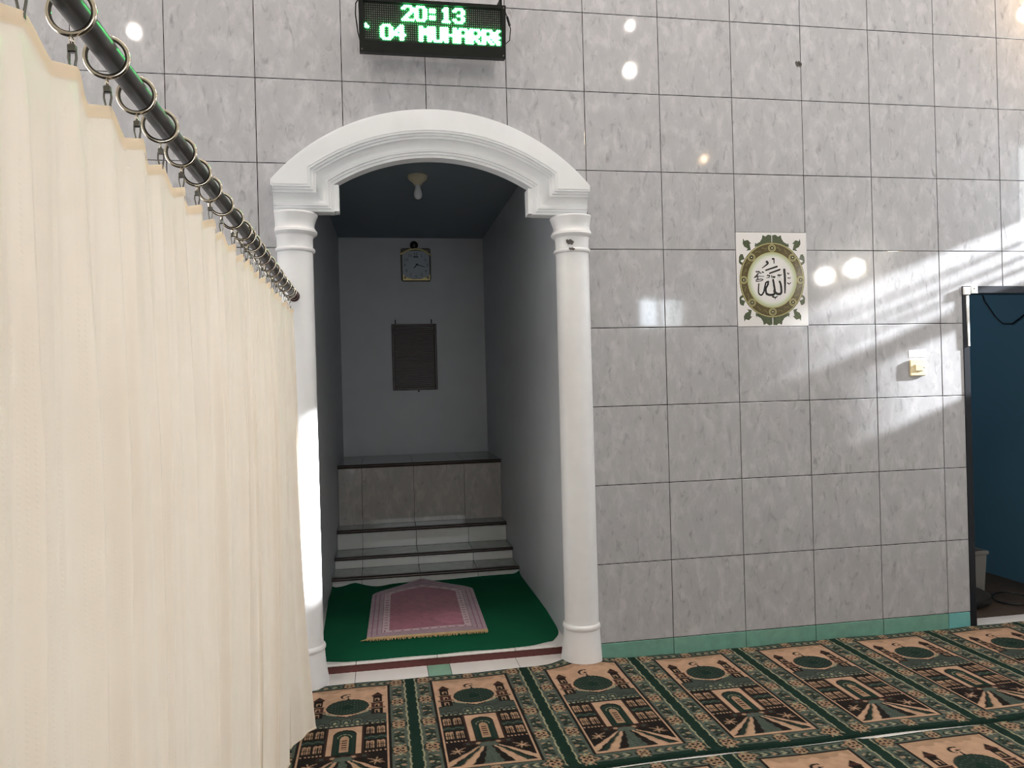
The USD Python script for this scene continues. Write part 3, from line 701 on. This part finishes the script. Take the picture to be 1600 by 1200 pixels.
ordinal = ['the one nearest the column', 'second from the column', 'third from the column', 'fourth from the column', 'fifth from the column', 'sixth from the column', 'seventh from the column', 'eighth from the column', 'ninth from the column', 'tenth from the column',
           'eleventh from the column', 'twelfth from the column', 'thirteenth from the column', 'fourteenth from the column', 'ninth from the camera end', 'eighth from the camera end', 'seventh from the camera end', 'sixth from the camera end', 'fifth from the camera end',
           'fourth from the camera end', 'third from the camera end', 'second from the camera end', 'the one nearest the camera']
for k, y in enumerate(ring_y):
    lab = 'chrome curtain ring with a clip on the dark rod, '+ordinal[k]
    if k == 0: put(proto, label=lab); continue
    r = make_ring(y, float(rng.normal(4, 7)), lab); r.GetReferences().AddInternalReference(proto.GetPath()); r.SetInstanceable(True)
    put(r, label=lab)
# cloth: straight pleats between the clips, flaring a little at the floor
ct = thing('curtain', 'cream dividing curtain with soft pleats hanging from the dark rod on the left', 'curtain')
ry = np.array(sorted(ring_y+[-.20, -3.20, -3.34, -3.5]))[::-1]
ny_, nz_ = 900, 110
ys = np.linspace(-.20, -3.5, ny_); zs = np.linspace(1, 0, nz_)
idx = np.interp(-ys, -ry, np.arange(len(ry)))                   # pleat phase follows the clips
ph = idx
amp_n = 1+.5*meshkit.noise(np.stack([ys*3.1, 0*ys, 0*ys], 1))
tri = np.abs(((ph+.0) % 1)-.5)*2                                # 1 at the clip, 0 between
fold = np.cos(2*np.pi*ph)*.5+.35*np.cos(4*np.pi*ph+1.3*np.sin(ph*1.7))+.35*np.sign(np.sin(2*np.pi*ph+.6*np.sin(ph)))*np.abs(np.sin(2*np.pi*ph+.6*np.sin(ph)))**.35
fold2 = np.cos(2*np.pi*(ph*.62+.25*np.sin(ph*.8)))
ZT = RZ+RCZ-RI-RT-.0075-.026
Yg, Hg = np.meshgrid(ys, zs)
Tg = 1-Hg                                                      # 0 at the top, 1 at the floor
soft = np.cos(2*np.pi*ph)*.6
F1 = np.where(Tg < .06, (soft*(1-Tg/.06)+fold*amp_n*Tg/.06), np.broadcast_to(fold*amp_n, Yg.shape)); F2 = np.broadcast_to(fold2, Yg.shape)
sag = np.broadcast_to(-.020*(1-tri**1.0), Yg.shape)
A1 = .005+.009*np.clip(Tg*4, 0, 1)-.006*np.clip((Tg-.35)/.65, 0, 1); A2 = .004+.020*Tg
wand = .010*meshkit.noise(np.stack([Yg*4, Hg*2.2, 0*Yg], -1).reshape(-1, 3)).reshape(Yg.shape)
Xc = RXY(Yg)+A1*F1+A2*F2*.8+wand*Tg
endb = np.exp(-((Yg+.40)/.30)**2)
Xc += Tg**3*(.050*np.exp(-((Yg+.45)/.16)**2)-.030*np.clip((-.58-Yg)/.16, 0, 1))-.030*Tg*np.exp(-((Yg+.20)/.12)**2)
Yc = Yg+.018*Tg*np.broadcast_to(np.sin(2*np.pi*ph), Yg.shape)+.06*Tg*np.sin(Yg*2.1)*0
Zc = .0165+(ZT+sag-.0165)*Hg
v, f = grid_mesh(np.stack([Xc, Yc, Zc], -1)); cm = trimesh.Trimesh(v, f, process=False)
if cm.face_normals[:, 0].mean() < 0: cm.invert()
part(ct, 'cloth', cm, m_curtain, True)
hd = 2
Ph = np.stack([Xc+.0022, Yc, Zc], -1)[:hd]; v, f = grid_mesh(Ph); hm = trimesh.Trimesh(v, f, process=False)
if hm.face_normals[:, 0].mean() < 0: hm.invert()
part(ct, 'heading_tape', hm, m_heading, True, label='peach tinted heading tape along the top edge')
hem = tube(np.stack([Xc[-2], Yc[-2], np.full(ny_, .0205)], 1)[::3], .004, 6)
part(ct, 'hem', hem, m_curtain, True)

# ------------------------------------------------------------------ LED sign
sg = thing('led_sign', 'black LED clock sign glowing green with 20:13, mounted above the arch', 'sign')
SX0, SX1, SZ0, SZ1, SY = .489, 1.1795, 2.984, 3.224, -.118
tilt = UsdGeom.Xformable(sg); tilt.ClearXformOpOrder()
mt = trimesh.transformations.rotation_matrix(math.radians(9.5), (1, 0, 0), (0, SY, SZ0)); tilt.AddTransformOp(opSuffix='lean').Set(Gf.Matrix4d(mt.T.tolist()))
part(sg, 'case', cat(ext_xz(sbox(SX0, SZ0, SX1, SZ1).difference(sbox(SX0+.020, SZ0+.052, SX1-.020, SZ1-.016)), SY+.048, SY), bx(SX0+.006, SX1-.006, SY+.030, SY+.048, SZ0+.004, SZ1-.004)), m_led_case)
for x in (SX0+.011, SX1-.011):
    for z in (SZ0+.012, SZ1-.012):
        s = trimesh.creation.cylinder(.004, .004, sections=12); s.apply_transform(trimesh.transformations.rotation_matrix(math.pi/2, (1, 0, 0))); s.apply_translation((x, SY-.001, z)); part(sg, 'screw', s, m_clip)
PX0, PZ1 = .5155, SZ1-.022
part(sg, 'panel', bx(SX0+.018, SX1-.018, SY+.012, SY+.022, SZ0+.048, SZ1-.012), m_led_panel)
F = {'2': ['.###.', '#...#', '....#', '...#.', '..#..', '.#...', '#####'], '0': ['.###.', '#...#', '#...#', '#...#', '#...#', '#...#', '.###.'], ':': ['..', '##', '##', '..', '##', '##', '..'],
     '1': ['..#..', '.##..', '..#..', '..#..', '..#..', '..#..', '.###.'], '3': ['.###.', '#...#', '....#', '..##.', '....#', '#...#', '.###.'], '4': ['...#.', '..##.', '.#.#.', '#..#.', '#####', '...#.', '...#.'],
     'M': ['#...#', '##.##', '#.#.#', '#.#.#', '#...#', '#...#', '#...#'], 'U': ['#...#']*6+['.###.'], 'H': ['#...#']*3+['#####']+['#...#']*3, 'A': ['.###.', '#...#', '#...#', '#####', '#...#', '#...#', '#...#'],
     'R': ['####.', '#...#', '#...#', '####.', '#.#..', '#..#.', '#...#'], '(': ['..##', '.#..', '##..', '###.', '##..', '.##.', '..##']}
lit = np.zeros((16, 64), bool)
def write(ch, c0, r0, bold=True):
    for r, line in enumerate(F[ch]):
        for c, q in enumerate(line):
            if q == '#':
                for e in ((0, 1) if bold else (0,)):
                    if c0+c+e < 64: lit[r0+r, c0+c+e] = True
for ch, c0 in (('2', 17), ('0', 23), (':', 30), ('1', 35), ('3', 41)): write(ch, c0, 0)
for ch, c0 in (('0', 7), ('4', 13), ('M', 25), ('U', 31), ('H', 37), ('A', 43), ('R', 49), ('R', 55), ('(', 60)): write(ch, c0, 9 if ch != 'x' else 8, ch in '04MHURA(')
lit[9, 0] = lit[10, 0] = lit[10, 1] = True
ico = trimesh.creation.icosphere(1, 1.0)
def leds(mask, r):
    ii, jj = np.nonzero(mask); vs, fs = [], []
    for k, (i, j) in enumerate(zip(ii, jj)):
        vs.append(ico.vertices*np.array([r, r*.7, r])+[PX0+.005+.01*j, SY+.010, PZ1-.005-.00985*i]); fs.append(ico.faces+k*len(ico.vertices))
    return trimesh.Trimesh(np.vstack(vs), np.vstack(fs), process=False)
part(sg, 'lit_led', leds(lit, .0061), m_led_on, kind='stuff', label='lit green light dots spelling the time and date')
part(sg, 'unlit_led', leds(~lit, .0026), m_led_off, kind='stuff')
part(sg, 'cable', tube([(SX0+.004, SY+.02, 3.225), (SX0-.012, SY+.02, 3.200), (SX0-.015, SY+.025, 3.155), (SX0-.006, SY+.025, 3.075), (SX0+.004, SY+.02, 3.035)], .0032, 6), m_black, True)
part(sg, 'cable', tube([(SX1-.006, SY+.02, 3.215), (SX1+.012, SY+.02, 3.175), (SX1+.028, SY+.025, 3.125), (SX1+.024, SY+.03, 3.075), (SX1-.004, SY+.025, 3.05)], .0026, 6), m_black, True)
part(sg, 'cable_connector', tube([(SX1+.010, SY+.020, 3.180), (SX1+.024, SY+.024, 3.140)], .006, 8), m_black, True)
for x in (SX0+.06, SX1-.028):
    part(sg, 'bracket', cat(bx(x, x+.012, SY+.015, SY+.045, SZ1-.01, SZ1+.030), bx(x, x+.012, SY+.015, .036, SZ1+.024, SZ1+.030)), m_led_case)
    part(sg, 'mounting_arm', bx(x, x+.014, SY+.046, .006, 3.06, 3.08), m_led_case)

# ------------------------------------------------------------------ decorated calligraphy tiles (drawn in the photo crop's own grid u, v)
cg = thing('calligraphy_tiles', 'pair of white ceramic tiles with an ornate olive medallion of black Arabic calligraphy', 'tile picture')
GX0, GX1, GZ0, GZ1 = 2.4015, 2.8045, 1.6855, 2.1815
def cm_(p):
    """photo-crop grid (1271 x 1200) to metres on the wall"""
    x, y = p; v = (y-88)/(1122-88); xl_, xr_ = 218+10*v, 992+17*v
    return (GX0+(x-xl_)/(xr_-xl_)*(GX1-GX0), GZ1-v*(GZ1-GZ0))
GXM = cm_((612, 600))[0]
for a, b in ((GX0, GXM-.0008), (GXM+.0008, GX1)):
    part(cg, 'tile', cham(a, b, -.0008, .008, GZ0, GZ1, .0008), m_deco_white)
def deco(geom, mat, y, name='print', label=None):
    m = ext_xz(geom, .0, y)
    if m is not None: part(cg, name, m, mat, label=label)
def ell_px(cx, cy, rx, ry, n=64): return Polygon([cm_((cx+rx*math.cos(a), cy+ry*math.sin(a))) for a in np.linspace(0, 2*math.pi, n, endpoint=False)])
def ppx(pts): return Polygon([cm_(p) for p in pts]).buffer(0)
def stroke(pts, w, w2=None):
    """pen stroke in the px grid, w px wide, tapering to w2"""
    p = np.array([cm_(q) for q in pts]); s = (GX1-GX0)/775; out = []
    # smooth the polyline
    if len(p) > 2:
        t = np.arange(len(p)); tt = np.linspace(0, len(p)-1, 8*len(p))
        from scipy.interpolate import PchipInterpolator
        p = np.stack([PchipInterpolator(t, p[:, 0])(tt), PchipInterpolator(t, p[:, 1])(tt)], 1)
    w2 = w if w2 is None else w2; ws = np.linspace(w, w2, len(p))*s/2
    for a, b, wa, wb in zip(p[:-1], p[1:], ws[:-1], ws[1:]):
        out.append(unary_union([Point(a).buffer(wa, 6), Point(b).buffer(wb, 6)]).convex_hull)
    return unary_union(out)
CXX, CYY = 610, 612
flor = []
for sx in (-1, 1):
    for sy in (-1, 1):
        X = lambda d: CXX+sx*d
        Y = lambda d: CYY+sy*d
        flor.append(ppx([(X(5), Y(400)), (X(5), Y(492)), (X(40), Y(500)), (X(70), Y(478)), (X(100), Y(495)), (X(108), Y(455)), (X(130), Y(420)), (X(190), Y(385)), (X(150), Y(360))]))
        flor.append(ppx([(X(230), Y(330)), (X(245), Y(400)), (X(225), Y(400)), (X(262), Y(440)), (X(300), Y(430)), (X(312), Y(455)), (X(318), Y(400)), (X(300), Y(365)), (X(262), Y(345)), (X(280), Y(320))]))
        flor.append(stroke([(X(180), Y(370)), (X(178), Y(405))], 14, 6))
        flor.append(ppx([(X(300), Y(230)), (X(340), Y(215)), (X(365), Y(235)), (X(358), Y(195)), (X(345), Y(285) if sy < 0 else Y(265)), (X(320), Y(282))]))
        flor.append(stroke([(X(330), Y(180)), (X(352), Y(205)), (X(350), Y(255)), (X(320), Y(275))], 26, 10))
deco(unary_union(flor), m_deco_green, -.0012, 'floral_print')
deco(ell_px(CXX, CYY, 358, 415), m_deco_olive, -.0014, 'medallion_print')
deco(ell_px(CXX, CYY, 340, 398).difference(ell_px(CXX, CYY, 272, 312)), m_deco_brown, -.0016, 'medallion_print')
deco(unary_union([ell_px(CXX, CYY, 350, 407).difference(ell_px(CXX, CYY, 344, 401)), ell_px(CXX, CYY, 272, 306).difference(ell_px(CXX, CYY, 264, 298))]), m_deco_pale, -.0018, 'medallion_print')
scr = []
for k in range(24):
    if k % 3 == 0: continue
    a = k*math.pi/12; px, py = CXX+306*math.cos(a), CYY+355*math.sin(a); ta = a+math.pi/2
    scr.append(stroke([(px-26*math.cos(ta)+12*math.cos(a), py-26*math.sin(ta)+12*math.sin(a)), (px, py-6), (px+10*math.cos(ta)-14*math.cos(a), py+10*math.sin(ta)-14*math.sin(a)), (px+28*math.cos(ta)+8*math.cos(a), py+28*math.sin(ta)+8*math.sin(a))], 11, 6))
deco(unary_union(scr), m_deco_olive, -.0018, 'medallion_print')
for k in range(8):
    a = k*math.pi/4; px, py = CXX+314*math.cos(a), CYY+352*math.sin(a)
    if k % 2: px, py = CXX+(226*1.0)*math.copysign(1, math.cos(a)), CYY+248*math.copysign(1, math.sin(a))
    for r, mt, y in ((46, m_deco_olive, -.0020), (40, m_deco_pale, -.0022), (35, m_deco_olive, -.0024), (26, m_deco_pale, -.0026), (22, m_deco_ink, -.0028), (9, m_deco_pale, -.0030)):
        deco(ell_px(px, py, r, r*1.02, 24), mt, y, 'rosette_print')
deco(ell_px(CXX, CYY, 262, 296), m_deco_halo, -.0020, 'medallion_print')
deco(ell_px(CXX, CYY, 240, 274), m_deco_halo2, -.0022, 'medallion_print')
deco(ell_px(CXX, CYY, 222, 254), m_deco_white, -.0024, 'medallion_print')
ink = [stroke([(742, 500), (748, 600), (748, 700), (746, 756)], 26, 14),                                  # alif
       stroke([(690, 630), (705, 680), (708, 740), (690, 768), (660, 765), (630, 735)], 20, 26),           # first lam
       stroke([(618, 612), (628, 680), (636, 740), (622, 772), (585, 778), (545, 765)], 20, 24),           # second lam
       stroke([(545, 765), (535, 715), (560, 660), (565, 630), (540, 640), (525, 690), (512, 745), (485, 778), (462, 765), (455, 730), (460, 655)], 20, 12),  # ha and its sweep
       stroke([(540, 505), (662, 464)], 15, 17), stroke([(582, 538), (692, 498)], 15, 17),
       stroke([(616, 380), (630, 378), (630, 428)], 18, 8), stroke([(550, 412), (562, 428), (540, 450), (502, 480)], 24, 8),
       stroke([(555, 562), (580, 566), (570, 585), (545, 588)], 13, 6), stroke([(602, 565), (604, 590)], 9, 7), stroke([(616, 575), (640, 575), (632, 588), (616, 586)], 10, 8),
       stroke([(672, 562), (686, 556), (696, 562), (712, 552)], 14, 8), stroke([(690, 560), (686, 580)], 9, 5),
       stroke([(612, 795), (640, 805), (662, 790)], 18, 8), stroke([(642, 805), (636, 826)], 12, 4),
       stroke([(778, 646), (795, 655), (812, 640)], 13, 6), stroke([(796, 655), (792, 668)], 8, 4), stroke([(782, 588), (800, 594), (812, 582)], 10, 5), stroke([(778, 536), (790, 548), (796, 534)], 10, 5),
       stroke([(432, 520), (445, 524)], 12), stroke([(456, 518), (468, 522)], 12), stroke([(502, 525), (515, 530)], 14, 8), stroke([(478, 532), (486, 540)], 9),
       stroke([(412, 588), (430, 566), (455, 540), (470, 535)], 9, 7), stroke([(425, 580), (450, 575), (475, 572), (520, 572)], 9, 5), stroke([(436, 560), (452, 590), (440, 600)], 9, 6),
       stroke([(428, 615), (455, 605), (490, 602), (505, 610), (480, 622), (430, 626)], 9, 7), stroke([(450, 545), (448, 595)], 8, 6)]
deco(unary_union(ink), m_deco_ink, -.0030, 'calligraphy', label='black Arabic calligraphy')

# ------------------------------------------------------------------ light switch and the tape mark above it
sw = thing('light_switch', 'cream rocker light switch on the tiled wall left of the doorway', 'light switch')
SWX, SWZ = 3.446, 1.447
part(sw, 'plate', cham(SWX-.048, SWX+.048, -.010, .0, SWZ-.045, SWZ+.045, .004), m_cream)
part(sw, 'rocker', cham(SWX-.018, SWX+.030, -.014, -.009, SWZ-.018, SWZ+.019, .002), m_cream)
s = trimesh.creation.cylinder(.003, .003, sections=12); s.apply_transform(trimesh.transformations.rotation_matrix(math.pi/2, (1, 0, 0))); s.apply_translation((SWX+.036, -.0100, SWZ+.0)); part(sw, 'pilot_dot', s, m_nose)
tp = thing('tape_mark', 'pale rectangular tape mark on the tile just above the light switch', 'tape')
part(tp, 'tape', ext_xz(sbox(SWX-.048, SWZ+.058, SWX+.056, SWZ+.098).union(sbox(SWX+.03, SWZ+.06, SWX+.06, SWZ+.103)), .0, -.0007), m_residue)

# ------------------------------------------------------------------ doorway and the blue room behind
dr = setting('door_1')
J = .040
part(dr, 'jamb', cham(DOOR_L, DOOR_L+J, -.003, .085, .0, DOOR_T, .003), m_frame)
part(dr, 'jamb', cham(DOOR_R-J, DOOR_R, -.003, .085, .0, DOOR_T, .003), m_frame)
part(dr, 'header', cham(DOOR_L+J, DOOR_R-J, -.003, .085, DOOR_T-J, DOOR_T, .003), m_frame)
part(dr, 'stop_strip', cham(DOOR_L+J-.004, DOOR_L+J+.010, .05, .07, 1.50, 1.84, .002), m_black)
al = thing('door_sensor', 'white magnetic door sensor boxes on the top left corner of the dark frame', 'sensor')
part(al, 'sensor_box', cham(DOOR_L+.001, DOOR_L+.044, -.015, -.003, 1.845, 1.888, .003), m_white_plastic)
part(al, 'sensor_box', cham(DOOR_L+.050, DOOR_L+.092, -.014, -.003, 1.852, 1.893, .003), m_white_plastic)
scw = trimesh.creation.cylinder(.003, .003, sections=10); scw.apply_transform(trimesh.transformations.rotation_matrix(math.pi/2, (1, 0, 0))); scw.apply_translation((DOOR_L+.066, -.0135, 1.878)); part(al, 'screw', scw, m_clip)
stp = thing('white_strip', 'narrow white plastic strip running down the inner edge of the door jamb', 'strip')
part(stp, 'strip', trimesh.convex.convex_hull([(DOOR_L+a, y, z) for y in (-.009, -.003) for a, z in ((.020, 1.842), (.037, 1.842), (.037, 1.56), (.027, 1.56))]), m_white_plastic)
part(setting('wall_store_right'), 'plaster', bx(4.74, 4.79, .135, 3.0, -.1, 2.7), m_blue)
part(setting('wall_store_back'), 'plaster', bx(3.2, 4.74, 2.4, 2.5, -.1, 2.7), m_blue)
part(setting('wall_store_left'), 'plaster', bx(3.1, 3.2, .131, 2.5, -.1, 2.7), m_blue)
part(setting('ceiling_store'), 'panel', bx(3.1, 4.79, .131, 2.5, 2.6, 2.7), m_blue)
part(setting('floor_store'), 'slab', bx(3.1, 4.74, .131, 2.5, -.1, -.002), m_brown_floor)
bn = thing('waste_bin', 'pale square plastic bin standing just behind the door jamb', 'bin', loc=(4.165, .63, 0))
def frustum(a, b, z0, z1): return trimesh.convex.convex_hull([(sx*w, sy*w, z) for w, z in ((a, z0), (b, z1)) for sx in (-1, 1) for sy in (-1, 1)])
part(bn, 'body', trimesh.boolean.difference([frustum(.117, .130, .0, .275), frustum(.109, .123, .01, .30)], engine='manifold'), m_bin)
part(bn, 'rim', trimesh.boolean.difference([cham(-.140, .140, -.140, .140, .262, .285, .004), bx(-.122, .122, -.122, .122, .2, .3)], engine='manifold'), m_bin)
bag = thing('dark_bag', 'crumpled dark cloth bag on the floor in front of the pale bin', 'bag', loc=(4.02, .36, 0))
bs = trimesh.creation.icosphere(3, 1.0); nn_ = meshkit.fbm(bs.vertices*2.2); bs.vertices = bs.vertices*np.array([.13, .09, .055])*(1+.35*nn_[:, None]); bs.vertices[:, 2] = np.maximum(bs.vertices[:, 2]+.045, .0)
part(bag, 'cloth', bs, m_dark_cloth, True)
cd = thing('power_cord', 'loose loop of black cord on the floor beside the pale bin', 'cord')
th = np.linspace(-.6, 5.4, 40)
part(cd, 'cord', tube(np.stack([4.35+.12*np.cos(th), .36+.10*np.sin(th), .010+.018*np.maximum(np.sin(th), 0)], 1), .006, 7), m_black, True)
hc = thing('hanging_cable', 'thin black cable drooping across the blue wall at the top of the doorway', 'cable')
part(hc, 'cable', tube([(4.732, .985, 1.99), (4.732, .955, 1.914), (4.732, .863, 1.794), (4.732, .80, 1.742), (4.732, .715, 1.735), (4.732, .61, 1.79), (4.732, .50, 1.87), (4.732, .40, 1.96)], .0042, 7), m_black, True)

# ------------------------------------------------------------------ things in the niche
ck = thing('wall_clock', 'square wall clock with brass bow trims high on the niche back wall', 'clock')
KX, KZ, KY = .893, 2.503, YB
part(ck, 'case', cham(KX-.132, KX+.132, KY-.034, KY-.001, KZ-.150, KZ+.145, .012), m_clock_case)
dial = Polygon([(-.118, -.10), (-.118, .085), (-.06, .118), (.06, .118), (.118, .085), (.118, -.10), (.06, -.128), (-.06, -.128)])
def onclock(p, y0, y1): return ext_xz(affinity.translate(p, KX, KZ), KY-y0, KY-y1)
part(ck, 'dial', onclock(dial, .033, .037), m_dial)
part(ck, 'trim', onclock(LineString([(-.132, .088), (-.052, .130), (0, .136), (.052, .130), (.132, .082)]).buffer(.006), .034, .046), m_gold)
part(ck, 'trim', onclock(unary_union([LineString([(-.11, -.098), (-.11, -.138), (.116, -.138), (.116, -.102)]).buffer(.0055), Polygon([(-.10, -.135), (-.085, -.112), (-.04, -.13)]), Polygon([(.10, -.135), (.085, -.112), (.04, -.13)])]), .034, .045), m_gold)
for h in range(12):
    a = math.radians(h*30); r = .098 if h % 3 else .104
    t = meshkit.text_mesh(str(h or 12), .022, .002); t.apply_translation((-t.bounds[:, 0].mean(), -t.bounds[:, 1].mean(), 0))
    v = t.vertices.copy(); t.vertices = np.stack([KX+v[:, 0]+.098*math.sin(a), KY-.037-v[:, 2], KZ-.008+v[:, 1]+.098*math.cos(a)], 1); t.invert(); t.fix_normals()
    part(ck, 'numeral', t, m_ink)
part(ck, 'brand_mark', onclock(sbox(-.022, .060, .022, .070), .036, .0385), m_ink)
hand = lambda a, l, w: affinity.rotate(Polygon([(-w, -.012), (w, -.012), (w*.5, l), (-w*.5, l)]), -a, origin=(0, 0))
part(ck, 'hour_hand', onclock(affinity.translate(hand(222, .042, .006), .008, -.004), .039, .041), m_ink)
part(ck, 'minute_hand', onclock(affinity.translate(hand(107, .075, .004), .008, -.004), .0415, .043), m_ink)
part(ck, 'hub', onclock(Point(.008, -.004).buffer(.006), .038, .045), m_ink)
bl_ = thing('black_knob', 'round black knob on the wall just above the square clock', 'knob')
kb = trimesh.creation.icosphere(3, .036); kb.apply_scale((1, .6, 1)); kb.apply_translation((KX-.012, KY-.0215, KZ+.172)); part(bl_, 'knob', kb, m_black, True)
sp = thing('slatted_panel', 'dark brown slatted panel hanging from two hooks on the niche back wall', 'panel')
AX0, AX1, AZ0, AZ1 = .666, 1.060, 1.388, 1.975
for nm, b in (('frame_stile', (AX0, AX0+.022, YB-.026, YB-.003, AZ0, AZ1)), ('frame_stile', (AX1-.022, AX1, YB-.026, YB-.003, AZ0, AZ1)), ('frame_rail', (AX0+.022, AX1-.022, YB-.026, YB-.003, AZ1-.022, AZ1)), ('frame_rail', (AX0+.022, AX1-.022, YB-.026, YB-.003, AZ0, AZ0+.026))):
    part(sp, nm, cham(*b, .003), m_slat)
part(sp, 'backing', bx(AX0+.02, AX1-.02, YB-.008, YB-.003, AZ0+.02, AZ1-.02), m_black)
for z in np.arange(AZ0+.030, AZ1-.030, .0165):
    part(sp, 'slat', cham(AX0+.023, AX1-.023, YB-.021, YB-.009, z, z+.0125, .002), m_slat)
for x in (AX0+.034, AX1-.042):
    part(sp, 'hook', tube([(x, YB-.001, AZ1+.035), (x, YB-.014, AZ1+.038), (x, YB-.016, AZ1+.020), (x, YB-.016, AZ1-.004)], .0045, 7), m_black, True)
part(sp, 'pull_knob', trimesh.creation.icosphere(2, .008).apply_translation((AX0+.225, YB-.014, AZ0-.010)), m_slat, True)
lb = thing('light_bulb', 'unlit bulb in a cream ceiling socket inside the niche', 'lamp', loc=(.812, 1.085, ZC))
part(lb, 'socket', lathe([(0, 0), (.062, 0), (.062, -.012), (.055, -.026), (.036, -.040), (.026, -.052), (.024, -.060), (0, -.060)][::-1], 32), m_socket, 30)
part(lb, 'bulb', lathe([(0, -.150), (.012, -.147), (.022, -.138), (.0265, -.122), (.025, -.105), (.020, -.088), (.0165, -.074), (.016, -.058), (0, -.058)], 28), m_bulb, 40)
nc = thing('wall_cable', 'thin black cable running down beside the left column to a small plug', 'cable')
part(nc, 'cable', tube([(.216, .172, 2.20), (.213, .168, 2.05), (.219, .172, 1.86), (.226, .178, 1.70), (.228, .178, 1.56), (.224, .174, 1.47)], .0042, 7), m_black, True)
part(nc, 'plug', cham(.207, .232, .165, .190, 1.405, 1.470, .004), m_black)
